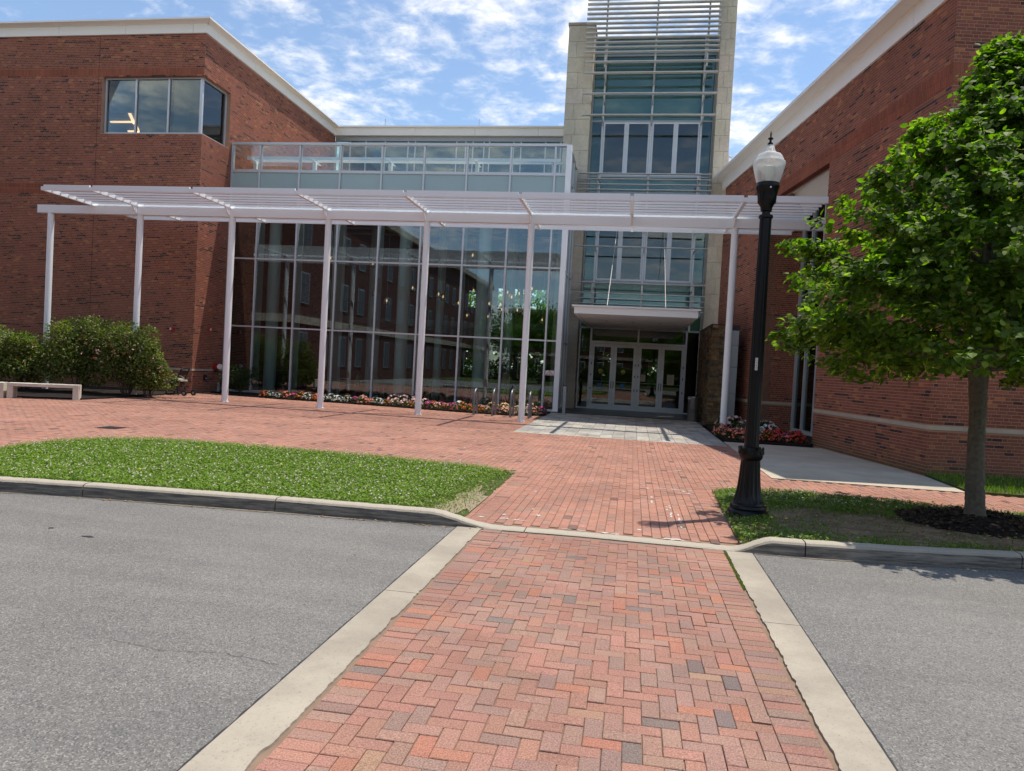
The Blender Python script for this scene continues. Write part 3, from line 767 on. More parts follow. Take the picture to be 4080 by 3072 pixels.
def clover(p, zlo, zhi, size, pal, r):
    k = len(p); ang = r.uniform(0, 2 * np.pi, k); z = r.uniform(zlo, zhi, k) + np.array([soil_z(*q) for q in p]); s = size * r.uniform(0.7, 1.3, k)
    V = []
    tx, ty = r.normal(0, 0.35, k), r.normal(0, 0.35, k)
    for q in range(4):
        a = ang + q * np.pi / 2; ox, oy = np.cos(a) * s, np.sin(a) * s
        V.append(np.c_[p[:, 0] + ox, p[:, 1] + oy, z + ox * tx + oy * ty])
    V = np.stack(V, 1).reshape(-1, 3); F = np.arange(4 * k).reshape(k, 4)
    pal = np.array(pal); c = pal[r.integers(0, len(pal), k)] * r.uniform(0.7, 1.35, (k, 1))
    return V, F, np.repeat(c, 4, 0)
def merge(parts):
    V = []; F = []; C_ = []; o = 0
    for v, f, c in parts: V.append(v); F.append(f + o); C_.append(c); o += len(v)
    return np.vstack(V), np.vstack(F), np.vstack(C_)
GP = [(0.150, 0.215, 0.030), (0.115, 0.175, 0.025), (0.185, 0.240, 0.042), (0.095, 0.145, 0.024)]
def worn(x, y):
    d = max(0.0, (-1.77 - x)) + max(0, (8.0 - y)) * 0.0
    t = min(1, d / 0.75) if y < 10.8 else min(1, d / 0.25)
    return 0.10 + 0.9 * t
r1 = np.random.default_rng(3)
v, f, c, p = blades('g', LAWN, 46000, None, 0.03, 0.068, 0.004, GP, '', '', dens=worn, seed=3)
v2, f2, c2, p2 = blades('g', LAWN, 46000, None, 0.03, 0.05, 0.004, GP, '', '', dens=worn, seed=4)
cl = clover(p2, 0.025, 0.07, 0.0118, [(0.165, 0.240, 0.036), (0.135, 0.205, 0.032), (0.195, 0.25, 0.045)], r1)
sel = p[:1250]; dry = np.array([q for q in p2[:9000] if q[0] > -2.6][:700])
ds = clover(dry, 0.005, 0.03, 0.012, [(0.30, 0.25, 0.10), (0.22, 0.18, 0.07)], r1)
V, F, C_ = merge([(v, f, c), cl, ds])
o = link(bpy.data.objects.new('grass', np_mesh('grass', V, F, 'grassm', C_))); tag(o, 'green clover lawn behind the left kerb', 'grass', kind='stuff')
def clover_heads(name, pts, zlo, zhi, r_, label):
    r = np.random.default_rng(11); k = len(pts); z = r.uniform(zlo, zhi, k) + np.array([soil_z(*q) for q in pts]); s = r_ * r.uniform(0.6, 1.25, k)
    oct_ = np.array([(1, 0, 0), (0, 1, 0), (-1, 0, 0), (0, -1, 0), (0, 0, 0.9), (0, 0, -0.7)])
    of = np.array([(0, 1, 4), (1, 2, 4), (2, 3, 4), (3, 0, 4), (1, 0, 5), (2, 1, 5), (3, 2, 5), (0, 3, 5)])
    V = (oct_[None] * s[:, None, None] + np.c_[pts, z][:, None, :]).reshape(-1, 3); F = (of[None] + 6 * np.arange(k)[:, None, None]).reshape(-1, 3)
    col = np.array([(0.66, 0.63, 0.52), (0.58, 0.54, 0.42), (0.48, 0.43, 0.33)])[r.integers(0, 3, k)]
    o = link(bpy.data.objects.new(name, np_mesh(name, V, F, 'petal', np.repeat(col, 6, 0)))); tag(o, label, 'clover', kind='stuff')
clover_heads('clover_flowers', np.array([q for q in sel if q[0] < -2.2]), 0.08, 0.11, 0.0125, 'white clover heads dotted over the left lawn')
for nm, pos, wh in (('dandelion', (-6.9, 11.0, 0.13), 'farthest back'), ('dandelion', (-3.9, 10.4, 0.13), 'rightmost'), ('dandelion', (-4.9, 9.9, 0.13), 'in the middle'), ('dandelion', (-6.2, 8.6, 0.13), 'nearest the kerb')):
    d = thing(nm, 'small yellow dandelion in the clover lawn, the one %s' % wh, 'dandelion', (pos[0], pos[1], 0.05), 'dandelions in the lawn')
    MB().tube([(pos[0], pos[1], 0.04), pos], 0.003, 5).build('stem', 'grassm' if False else 'twig', d); MB().lathe([(0.005, 0), (0.02, 0.006), (0.014, 0.012)], 8, pos).build('flower', 'yellow', d)

m = MB(); pts = []
for t in np.linspace(0, 2 * math.pi, 60)[:-1]:
    rr_ = 1 + 0.22 * math.sin(3 * t + 1) + 0.16 * math.sin(7 * t) + random.uniform(-.12, .12)
    px_, py_ = -1.93 + 0.20 * rr_ * math.cos(t) * (1.0 + 0.4 * math.sin(t) * -1), 8.95 + 0.95 * rr_ * math.sin(t); px_ = min(px_, -1.765); py_ = max(py_, 7.80); pts.append((px_, py_))
c_ = (-1.93, 9.05); m.v = [(c_[0], c_[1], soil_z(*c_) + .012)] + [(q[0], q[1], soil_z(*q) + 0.004 + .006 * (q[0] < -1.8)) for q in pts]; m.f = [(0, i + 1, (i + 1) % 59 + 1) for i in range(59)]
tag(m.build('worn_soil', simple('pale_soil', (0.27, 0.215, 0.14), 0.95, var=0.3, scale=14, bmp=0.6, bscale=50)), 'bare pale soil at the worn right end of the lawn', kind='structure')
def isl(x, y):
    d = 0.10 + 0.75 * min(1, max(0, (y - 9.9) / 0.8)) * (1.0 if x < 4 else 0.5)
    if x < 1.75: d = 0.85 if y > 8.9 or y < 8.6 else 0.35
    if y < 8.35: d = max(d, 0.40)
    if (x - 4.5) ** 2 + (y - 10.1) ** 2 < 1.1: d = 0
    if 2.3 < x < 5.2 and 8.3 < y < 9.9: d *= 0.25
    return d * (0.55 + 0.45 * math.sin(x * 5.1 + y * 3.3) * math.sin(y * 6.7 - x * 2.9))
GI = [(0.125, 0.175, 0.032), (0.09, 0.14, 0.025), (0.20, 0.20, 0.065), (0.12, 0.19, 0.03)]
v, f, c, p = blades('g', ISLAND, 11000, None, 0.025, 0.075, 0.005, GI, '', '', dens=isl, seed=5)
v2, f2, c2, p2 = blades('g', ISLAND, 14000, None, 0.03, 0.05, 0.004, GI, '', '', dens=isl, seed=6)
cl = clover(p2, 0.015, 0.06, 0.014, [(0.12, 0.20, 0.032), (0.09, 0.16, 0.028), (0.17, 0.19, 0.05)], r1)
V, F, C_ = merge([(v, f, c), cl])
o = link(bpy.data.objects.new('grass', np_mesh('grass', V, F, 'grassm', C_))); tag(o, 'patchy grass and clover around the lamp post and tree', 'grass', kind='stuff')
clover_heads('clover_flowers', np.array([q for q in p if 1.5 < q[0] < 4.0 and q[1] > 10.6][:170]), 0.04, 0.08, 0.013, 'white clover heads behind the lamp post')
v, f, c, p = blades('g', RLAWN, 16000, 0.04, 0.03, 0.09, 0.006, GP, '', '', seed=8)
o = link(bpy.data.objects.new('grass', np_mesh('grass', v, f, 'grassm', c))); tag(o, 'lawn in front of the right brick wing', 'grass', kind='stuff')
# dry leaves and litter on the island, in the gutter
lp = []
for _ in range(950): xx, yy_ = random.uniform(1.3, 5.6), random.uniform(7.95, 10.6); lp.append((xx, yy_, soil_z(xx, yy_) + 0.008))
for _ in range(45): x = random.uniform(-6, -1.5); lp.append((x, kerb_front(x) - random.uniform(0.01, 0.09), 0.006))
for _ in range(40): lp.append((random.uniform(-2.7, -1.8), random.uniform(8.0, 11), 0.08))
lp = np.array(lp); kz = len(lp); a = rng.uniform(0, 6.28, kz); L_ = rng.uniform(0.012, 0.035, kz); W_ = L_ * rng.uniform(0.3, 0.6, kz)
V = np.stack([lp + np.c_[np.cos(a) * L_, np.sin(a) * L_, rng.uniform(0, .012, kz)], lp + np.c_[-np.sin(a) * W_, np.cos(a) * W_, rng.uniform(0, .01, kz)],
              lp - np.c_[np.cos(a) * L_, np.sin(a) * L_, np.zeros(kz)], lp - np.c_[-np.sin(a) * W_, np.cos(a) * W_, -rng.uniform(0, .01, kz)]], 1).reshape(-1, 3)
cc = np.array([(0.30, 0.20, 0.09), (0.20, 0.10, 0.05), (0.42, 0.36, 0.16), (0.16, 0.10, 0.06)])[rng.integers(0, 4, kz)]
o = link(bpy.data.objects.new('fallen_leaves', np_mesh('fallen_leaves', V, np.arange(4 * kz).reshape(-1, 4), 'deadleaf', np.repeat(cc, 4, 0)))); tag(o, 'dry brown leaves scattered on the bare soil and gutter', 'leaves', kind='stuff')
# weeds in the joint beside the right concrete band
v, f, c, p = blades('g', [(0.985, 6.2), (1.005, 6.2), (1.005, 7.5), (0.985, 7.5)], 420, -0.005, 0.008, 0.03, 0.004, GI, '', '', seed=9)
o = link(bpy.data.objects.new('weeds', np_mesh('weeds', v, f, 'grassm', c))); tag(o, 'tiny weeds in the joint beside the right concrete band', 'weeds', kind='stuff')
# mulch mound round the tree
m = MB(); rows = []
for i, (r_, z) in enumerate([(1.0, 0.03), (0.8, 0.09), (0.55, 0.13), (0.3, 0.15), (0.05, 0.16)]):
    rows.append([(4.50 + r_ * 1.02 * math.cos(t) * (1 + 0.06 * math.sin(3 * t + i)), 10.10 + r_ * 0.98 * math.sin(t) * (1 + 0.05 * math.cos(4 * t)), z + random.uniform(-.012, .012)) for t in np.linspace(0, 2 * math.pi, 41)])
for i in range(4): m.strip(rows[i], rows[i + 1])
tag(m.build('mulch_mound', 'mulch', smooth=True), 'mound of dark bark mulch round the tree trunk', kind='structure')

# ================================================================== LEFT WING
LX, LY = -16.9, 26.3
lw = thing('brick_building', 'tall left brick wing with a white cornice and a glazed corner window', 'building', (LX, LY, 0))
m = MB()
m.box(-36, -21.27, LY + 0.004, LY + 0.30, -0.1, 13.9); m.box(-21.27, LX - 0.004, LY + 0.004, LY + 0.30, -0.1, 10.03); m.box(-21.27, LX - 0.004, LY + 0.004, LY + 0.30, 12.27, 13.9)
m.box(LX - 0.30, LX - 0.004, LY + 0.30, 28.2, -0.1, 10.03); m.box(LX - 0.30, LX - 0.004, LY + 0.30, 28.2, 12.27, 13.9); m.box(LX - 0.30, LX - 0.004, 28.2, 38.8, -0.1, 13.9)
lwall = m.build('wall', 'mortar', lw)
P = Pieces()
brick_wall(P, (0, LY, 0), 0.0, -33.0, LX, 0.0, 13.85, openings=[(-21.27, LX + 1, 10.03, 12.27)], soldiers=[(12.30, 12.57), (7.63, 8.04)], skipz=[(0.86, 0.96)])
brick_wall(P, (LX, 0, 0), math.pi / 2, LY, 38.8, 0.0, 13.85, openings=[(LY - 1, 28.2, 10.03, 12.27)], skipz=[(0.86, 0.96)])
P.emit('brick', lwall, 'brick', 'brick_o', 300, 'brickwork', faces=CFB, score=lambda c: (c[:, 2] > 2.5) * 1.0 + 0.2)
MB().box(-36, LX + 0.018, LY - 0.018, LY + 0.05, 0.868, 0.945).build('stone_band', 'concrete2', lw); MB().box(LX - 0.05, LX + 0.018, LY + 0.052, 28.4, 0.868, 0.945).build('stone_band', 'concrete2', lw)
for x in (-21.45, -26.6): MB().box(x, x + 0.014, LY - 0.0015, LY + 0.02, 0.95, 13.84).build('movement_joint', 'iron', lw)
# cornice panels with open joints
xs = [-36, -32.1, -29.15, -26.2, -23.24, -20.3, -17.42, LX + 0.06]
for a, c in zip(xs[:-1], xs[1:]):
    m = MB().box(a + 0.008, c - (0.008 if c < LX else 0), LY - 0.06, LY + 0.05, 13.86, 14.20)
    m.add([(a + .004, LY - .06, 14.202), (c - .004, LY - .06, 14.202), (c - .004 + (0.28 if c > LX else 0), LY - .34, 14.27), (a + .004, LY - .34, 14.27), (a + .004, LY + .1, 14.33), (c - .004, LY + .1, 14.33), (c - .004 + (0.28 if c > LX else 0), LY - .34, 14.33), (a + .004, LY - .34, 14.33)],
          [(0, 1, 2, 3), (7, 6, 5, 4), (3, 2, 6, 7), (0, 3, 7, 4), (1, 5, 6, 2), (0, 4, 5, 1)])
    m.build('cornice_panel', 'fascia', lw)
ys = [LY + 0.052, 27.0, 29.9, 32.8, 35.8, 38.9]
for a, c in zip(ys[:-1], ys[1:]):
    m = MB().box(LX - 0.05, LX + 0.06, a + 0.008, c - 0.008, 13.86, 14.20)
    st = -0.392 if a < 26.6 else 0.004
    m.add([(LX + .06, a + .004, 14.202), (LX + .06, c - .004, 14.202), (LX + .34, c - .004, 14.27), (LX + .34, a + st, 14.27), (LX - .1, a + .004, 14.331), (LX - .1, c - .004, 14.331), (LX + .34, c - .004, 14.331), (LX + .34, a + st, 14.331)],
          [(0, 1, 2, 3), (7, 6, 5, 4), (3, 2, 6, 7), (0, 3, 7, 4), (1, 5, 6, 2), (0, 4, 5, 1)])
    m.build('cornice_panel', 'fascia', lw)
MB().box(-36, LX - 0.1, LY + 0.12, 38.8, 13.95, 14.25).build('roof', 'concrete', lw)
# corner window
wz0, wz1 = 10.06, 12.25; GY, GX = LY + 0.20, LX - 0.20
win = MB()
for x0 in (-21.25, -19.93, -18.52):
    win.box(x0, x0 + 0.07, GY - 0.05, GY + 0.06, wz0 + 0.06, wz1 - 0.06)
win.box(GX - 0.06, GX + 0.04, GY - 0.04, GY + 0.06, wz0 + 0.06, wz1 - 0.06)
win.box(-21.25, GX + 0.04, GY - 0.05, GY + 0.06, wz0, wz0 + 0.06); win.box(-21.25, GX + 0.04, GY - 0.05, GY + 0.06, wz1 - 0.06, wz1)
win.box(GX - 0.06, GX + 0.04, GY + 0.06, 28.19, wz0, wz0 + 0.06); win.box(GX - 0.06, GX + 0.04, GY + 0.06, 28.19, wz1 - 0.06, wz1); win.box(GX - 0.06, GX + 0.04, 28.12, 28.19, wz0 + 0.06, wz1 - 0.06)
wf = win.build('window_frame', 'alu', lw)
for a, c in ((-21.18, -19.93), (-19.86, -18.52), (-18.45, GX - 0.06)):
    MB().box(a, c, GY, GY + 0.012, wz0 + 0.06, wz1 - 0.06).build('pane', 'door_glass', wf)
MB().box(GX - 0.02, GX - 0.008, GY + 0.06, 28.12, wz0 + 0.06, wz1 - 0.06).build('pane', 'door_glass', wf)
for a, c, z in ((-21.16, -19.95, 10.95), (-19.84, -18.56, 10.12), (-18.40, GX - 0.14, 10.08)):
    MB().box(a, c, GY + 0.16, GY + 0.165, z, wz1 - 0.04).build('roller_blind', 'blind', wf)
m = MB(); m.box(-27, -17.25, 26.7, 38, 9.85, 9.95); m.box(-27, -17.25, 26.7, 38, 12.55, 12.65); m.box(-27, -26.9, 26.7, 38, 9.95, 12.55); m.box(-27, -17.25, 38, 38.1, 9.95, 12.55); m.box(-17.35, -17.25, 28.3, 38, 9.95, 12.55)
m.build('office_room', 'dark_int', lw)
for a, c, y in ((-25.5, -24.35, 32.1), (-25.6, -25.0, 33.5), (-22.3, -21.6, 33.9), (-20.6, -20.2, 33.9)):
    MB().box(a, c, y, y + 0.12, 12.40, 12.46).build('strip_light', 'striplight', lw)
for a, y in ((-23.9, 30.3), (-24.6, 31.6)):
    MB().rbox((a, y + 1.2, 12.43), (0.12, 2.0, 0.06), rad(30)).build('strip_light', 'striplight', lw)

# ================================================================== RIGHT WING
A = rad(9.04)
S0 = np.array([5.81, 15.67]); sdv = np.array([-math.sin(A), math.cos(A)]); snv = np.array([math.cos(A), math.sin(A)])
def RW(a, s): q = S0 + snv * a + sdv * s; return (float(q[0]), float(q[1]))
def rprism(m, a0, a1, s0, s1, z0, z1): return m.prism([RW(a0, s0), RW(a1, s0), RW(a1, s1), RW(a0, s1)], z0, z1)
rw = thing('brick_building', 'right brick wing with a white overhanging cornice and a deep window recess', 'building', (5.81, 15.67, 0))
TOP = 9.46; LN = 7.69; R0, R1, RD = 5.6, 10.1, 1.15
m = MB(); e = 0.004
rprism(m, e, 0.3, e, R0, -0.1, 9.6); rprism(m, e, 0.3, R1, 15.85, -0.1, 9.6); rprism(m, e, 0.3, R0, R1, LN + 0.02, 9.6); rprism(m, 0.3, 14, e, 0.3, -0.1, 9.6)
rprism(m, 0.3, RD + 0.4, R1 + e, R1 + 0.25, -0.1, LN + 0.3); rprism(m, 0.3, RD + 0.4, R0 - 0.25, R0 - e, -0.1, LN + 0.3)
rwall = m.build('wall', 'mortar', rw)
P = Pieces(); aS = A - math.pi / 2
o3 = lambda q: (q[0], q[1], 0)
brick_wall(P, o3(RW(0, 0)), aS, -15.8, 0.0, 0.0, TOP, openings=[(-R1, -R0, -1, LN)], soldiers=[(LN, 8.11)], skipz=[(0.90, 1.0)])
brick_wall(P, o3(RW(0, 0)), A, 0.0, 9.0, 0.0, TOP, soldiers=[(LN, 8.11)], skipz=[(0.90, 1.0)])
brick_wall(P, o3(RW(0, R1)), A, 0.0, RD + 0.05, 0.0, LN, skipz=[(0.90, 1.0)])
brick_wall(P, o3(RW(0, R0)), A + math.pi, -RD, 0.0, 0.0, LN)
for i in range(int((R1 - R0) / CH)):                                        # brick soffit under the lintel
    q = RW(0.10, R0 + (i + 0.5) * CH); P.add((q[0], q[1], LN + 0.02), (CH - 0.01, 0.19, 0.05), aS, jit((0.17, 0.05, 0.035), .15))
P.emit('brick', rwall, 'brick', 'brick_o', 300, 'brickwork', faces=CFB, score=lambda c: np.where((c[:, 2] < 1.75) | (c[:, 2] > 6.2), 1.0, 0.15))
for a0, a1, b0, b1 in ((-0.016, 0.05, -0.016, R0), (0.052, 9.0, -0.016, 0.05), (-0.016, 0.05, R1, 15.8), (0.052, RD, R1 - 0.016, R1 + 0.05)): rprism(MB(), a0, a1, b0, b1, 0.915, 0.995).build('stone_band', 'concrete2', rw)
# cornice: fascia panels and soffit
js = [0.0, 1.55, 4.5, 7.6, 10.6, 13.4, 16.2]
for a, c in zip(js[:-1], js[1:]):
    a2 = -0.05 if a == 0 else a
    m = rprism(MB(), -0.05, 0.05, a2 + 0.006, c - 0.006, TOP + 0.005, 9.93); m.build('fascia_panel', 'fascia', rw)
    sa = -0.06 if a == 0 else a
    m = rprism(MB(), -0.42, 0.3, sa + 0.005, c - 0.005, 9.932, 10.02); m.build('soffit_panel', 'fascia', rw)
for a, c in ((0.05, 1.5), (1.5, 4.5), (4.5, 9)):
    rprism(MB(), a + 0.006, c - 0.006, -0.05, 0.05, TOP + 0.005, 9.93).build('fascia_panel', 'fascia', rw)
    rprism(MB(), a + 0.255, c + 0.245, -0.06, 0.3, 9.932, 10.02).build('soffit_panel', 'fascia', rw)
rprism(MB(), 0.1, 14, 0.35, 15.8, 9.65, 9.9).build('roof', 'concrete', rw)
# recess ceiling and window
rprism(MB(), 0.22, RD + 0.1, R0 + 0.01, R1 - 0.01, LN + 0.25, LN + 0.30).build('recess_ceiling', 'fascia', rw)
m = MB(); m.add([(*RW(RD - 0.05, R1 - 0.02), LN - 0.35), (*RW(RD - 0.05, R0 + 0.02), LN - 0.35), (*RW(RD - 0.45, R0 + 0.02), LN + 0.25), (*RW(RD - 0.45, R1 - 0.02), LN + 0.25)], [(0, 1, 2, 3)])
m.build('sloped_soffit', 'fascia', rw)
wb0 = 0.16; m = MB(); mull = [R0 + 0.01, 6.5, 7.4, 8.3, 9.2, R1 - 0.09]
for s_ in mull: rprism(m, RD - 0.07, RD + 0.08, s_, s_ + 0.08, wb0, LN - 0.2)
wfr = m.build('window_frame', 'alu', rw)
m = MB()
for z in (wb0 - 0.07, 3.9, 7.3): rprism(m, RD - 0.06, RD + 0.07, R0 + 0.01, R1 - 0.01, z, z + 0.08)
m.build('transom', 'alu', wfr)
for a, c in zip(mull[:-1], mull[1:]):
    for z0, z1 in ((wb0 + 0.01, 3.9), (3.98, 7.3)): rprism(MB(), RD, RD + 0.012, a + 0.085, c - 0.005, z0, z1).build('pane', 'sky_glass', wfr)
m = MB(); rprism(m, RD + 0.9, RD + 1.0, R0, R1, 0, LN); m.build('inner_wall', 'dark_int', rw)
rprism(MB(), RD - 0.09, RD + 0.1, R0 + 0.01, R1 - 0.01, 0.0, wb0 - 0.075).build('window_sill', 'concrete2', rw)

# ================================================================== ENTRANCE TOWER
tw = thing('entrance_tower', 'limestone and glass entrance tower with horizontal sunshade bars', 'tower', (0.2, 32.8, 0))
m = MB(); m.box(-3.50, -2.45, 31.83, 33.6, 0, 16.42); m.box(2.82, 3.37, 31.83, 33.6, 0, 20.5)
core = m.build('pier', simple('stone_joint', (0.45, 0.40, 0.315), 0.9), tw)
P = Pieces(); HC = 0.66
def limecol(): return jit((0.55, 0.49, 0.385), 0.05)
z = -0.12; k = 0
while z < 20.4:
    z1 = z + HC
    if z < 16.35:
        t = min(z1, 16.40); cut = [-3.53, -3.53 + (0.37 if k % 2 else 0.74), -2.42] if k % 3 else [-3.53, -3.05, -2.42]
        for a, c in zip(cut[:-1], cut[1:]): P.add(((a + c) / 2, 32.3, (z + t) / 2), (c - a - 0.012, 1.0, t - z - 0.012), 0, limecol())
    cut = [2.79, 2.79 + (0.22 if k % 2 else 0.40), 3.40]
    for a, c in zip(cut[:-1], cut[1:]): P.add(((a + c) / 2, 32.3, (z + z1) / 2), (c - a - 0.012, 1.0, z1 - z - 0.012), 0, limecol())
    z = z1; k += 1
P.emit('stone_block', core, MT['lime'], MT['lime'], 300, 'stone_blocks')
MB().box(-3.56, -2.38, 31.77, 33.6, 16.42, 16.52).build('coping', 'concrete', tw)
m = MB(); m.box(-3.45, -3.2, 33.61, 38, 0, 16.2); m.box(3.1, 3.36, 33.61, 38, 0, 16.2); m.box(-3.2, 3.1, 37.8, 38, 4.2, 16.2); m.build('rear_wall', 'concrete', tw)
MB().box(-3.45, 3.36, 32.95, 38.05, 16.22, 16.34).build('roof', 'concrete', tw)
TY = 32.8; XS = [-2.42, -1.92, 0.18, 2.29, 2.79]
m = MB()
for i, x in enumerate(XS):
    w = 0.05 if i in (0, 4) else 0.075
    x0 = x if i == 0 else x - w if i == 4 else x - w / 2
    MB().box(x0, x0 + w, TY - 0.10, TY + 0.08, 3.62, 16.3).build('mullion', 'alu' if 0 < i < 4 else 'dalu', tw)
ZR = [3.62, 4.40, 5.68, 8.05, 9.55, 10.26, 12.65, 15.5, 16.3]
for zt in ZR: MB().box(XS[0] + 0.052, XS[4] - 0.052, TY - 0.06, TY + 0.05, zt - 0.04, zt + 0.04).build('transom', 'dalu', tw)
for zi in range(len(ZR) - 1):
    z0, z1 = ZR[zi] + 0.042, ZR[zi + 1] - 0.042
    for xi in range(4):
        x0, x1 = XS[xi] + 0.045, XS[xi + 1] - 0.045
        if zi in (2, 5) and xi in (1, 2):
            xm = (x0 + x1) / 2
            for a, c in ((x0, xm - 0.03), (xm + 0.03, x1)):
                fr = MB(); fw = 0.07
                fr.box(a, a + fw, TY - 0.055, TY + 0.02, z0, z1); fr.box(c - fw, c, TY - 0.055, TY + 0.02, z0, z1); fr.box(a + fw, c - fw, TY - 0.055, TY + 0.02, z0, z0 + fw); fr.box(a + fw, c - fw, TY - 0.055, TY + 0.02, z1 - fw, z1)
                sash = fr.build('window_sash', 'alu', tw)
                MB().box(a + fw, c - fw, TY - 0.01, TY, z0 + fw, z1 - fw).build('pane', 'door_glass', sash)
                MB().box(a + fw * 0.6, c - fw * 0.6, TY + 0.05, TY + 0.055, z0 + fw * .6, z1 - fw * .6).build('insect_screen', 'screen', sash)
            MB().box(xm - 0.028, xm + 0.028, TY - 0.07, TY + 0.05, z0, z1).build('mullion', 'alu', tw)
        else:
            MB().box(x0, x1, TY - 0.01, TY, z0, z1).build('pane', 'sky_glass', tw)
m = MB()
for zi in (0, 1, 3, 4, 6, 7): m.box(XS[0] + 0.06, XS[4] - 0.06, TY + 0.22, TY + 0.23, ZR[zi], ZR[zi + 1])
m.build('roller_blind', 'blind', tw)
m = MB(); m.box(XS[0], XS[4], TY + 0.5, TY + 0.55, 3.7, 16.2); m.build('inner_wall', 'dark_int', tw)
# sunshade bars
lz = [17.07 - 0.2 * k for k in range(-12, 11)] + [14.67, 14.21, 13.35, 12.46, 10.02, 9.79, 9.57, 9.35, 9.14, 8.92, 7.86, 6.97, 5.45, 5.01, 4.78, 4.56, 4.34]
shade = thing('sunshade', 'rack of horizontal grey metal sunshade bars on the tower front', 'sunshade', (0, 31.4, 4.3))
for z in lz:
    hb = 0.035 if z > 12 else 0.026
    MB().add([(-2.74, 31.28, z - hb * .6), (2.73, 31.28, z - hb * .6), (2.73, 31.28, z + hb * .4), (-2.74, 31.28, z + hb * .4), (-2.74, 31.44, z - hb), (2.73, 31.44, z - hb), (2.73, 31.44, z + hb), (-2.74, 31.44, z + hb)],
             [(0, 1, 2, 3), (5, 4, 7, 6), (3, 2, 6, 7), (0, 4, 5, 1), (1, 5, 6, 2), (0, 3, 7, 4)]).build('sunshade_bar', 'louver', shade)
for x in (-1.90, 0.18, 2.28):
    for z0, z1 in ((14.5, 19.6), (8.9, 10.1), (4.25, 5.5)): MB().box(x - 0.035, x + 0.035, 31.46, 31.55, z0, z1).build('strut', 'louver', shade)
    for z in (16.0, 15.1, 14.21, 13.35, 12.46, 9.95, 9.2, 6.97, 7.86, 5.3, 4.4): MB().box(x - 0.025, x + 0.025, 31.55 if z > 14.5 or 8.9 < z < 10.1 or 4.2 < z < 5.5 else 31.45, 32.69, z - 0.02, z + 0.02).build('bracket', 'louver', shade)
# doors
dn = thing('door_screen', 'four glazed entrance doors in a silver frame with sidelights', 'doors', (0.15, TY, 0))
DX = [-1.86, 0.125, 0.195, 2.18]
for x0, x1 in ((-2.42, -2.36), (-1.94, -1.86), (0.125, 0.195), (2.18, 2.25), (2.73, 2.79)): MB().box(x0, x1, TY - 0.07, TY + 0.06, 0, 3.58).build('door_post', 'alu', dn)
for x0, x1, z0, z1 in ((-1.86, 0.125, 2.94, 3.04), (0.195, 2.18, 2.94, 3.04), (-2.36, -1.94, 0.0, 0.10), (2.25, 2.73, 0.0, 0.10)): MB().box(x0, x1, TY - 0.06, TY + 0.05, z0, z1).build('door_rail', 'alu', dn)
for x0, x1, z0, z1 in ((-1.86, 0.125, 3.04, 3.57), (0.195, 2.18, 3.04, 3.57), (-2.36, -1.94, 0.10, 3.57), (2.25, 2.73, 0.10, 3.57)):
    MB().box(x0, x1, TY - 0.01, TY, z0, z1).build('pane', 'door_glass', dn)
leaves = [(-1.855, -0.872), (-0.866, 0.12), (0.20, 1.184), (1.190, 2.175)]
for i, (a, c) in enumerate(leaves):
    fr = MB(); st = 0.13
    fr.box(a, a + st, TY - 0.045, TY + 0.01, 0.02, 2.93); fr.box(c - st, c, TY - 0.045, TY + 0.01, 0.02, 2.93); fr.box(a + st, c - st, TY - 0.045, TY + 0.01, 0.02, 0.27); fr.box(a + st, c - st, TY - 0.045, TY + 0.01, 2.79, 2.93)
    d = fr.build('door', 'alu', dn)
    MB().box(a + st, c - st, TY - 0.02, TY - 0.01, 0.27, 2.79).build('pane', 'door_glass', d)
    MB().box(a + st, c - st, TY + 0.02, TY + 0.05, 1.26, 1.29).build('push_bar', 'alu', d)
    hx = c - 0.045 if i % 2 == 0 else a + 0.045
    MB().tube([(hx, TY - 0.045, 0.98), (hx, TY - 0.10, 1.0), (hx, TY - 0.10, 1.28), (hx, TY - 0.045, 1.30)], 0.014, 8).build('handle', 'black', d)
    ex = a + 0.03 if i % 2 == 0 else c - 0.03
    for z in (0.9, 1.5, 2.0): MB().box(ex - 0.018, ex + 0.018, TY - 0.062, TY - 0.046, z, z + 0.09).build('hinge', 'blackp', d)
    xm = (a + c) / 2
    if i < 2:
        MB().tube([(xm - 0.05, TY - 0.026, 1.72), (xm - 0.05, TY - 0.0215, 1.72)], 0.10, 20).build('sticker', 'yellow', d)
        MB().box(xm - 0.14, xm + 0.05, TY - 0.026, TY - 0.0215, 1.66, 1.69).build('sticker_print', 'ink', d)
        MB().rbox((xm - 0.06, TY - 0.024, 1.10), (0.18, 0.004, 0.18), 0, 0, rad(10 * (i - 0.5))).build('sticker', 'blue', d)
    else:
        w, z0, z1 = ((0.20, 1.36, 1.66) if i == 2 else (0.30, 1.26, 1.72)); xo = -0.24 if i == 2 else -0.05
        MB().box(xm + xo - w / 2, xm + xo + w / 2, TY - 0.026, TY - 0.0215, z0, z1).build('paper_notice', 'paper', d)
        for q in range(5): MB().box(xm + xo - w * .38, xm + xo + w * (.2 + .18 * ((q * 7) % 3) / 2), TY - 0.028, TY - 0.0265, z1 - 0.05 - q * (z1 - z0) * .17, z1 - 0.04 - q * (z1 - z0) * .17).build('notice_line', 'ink', d)
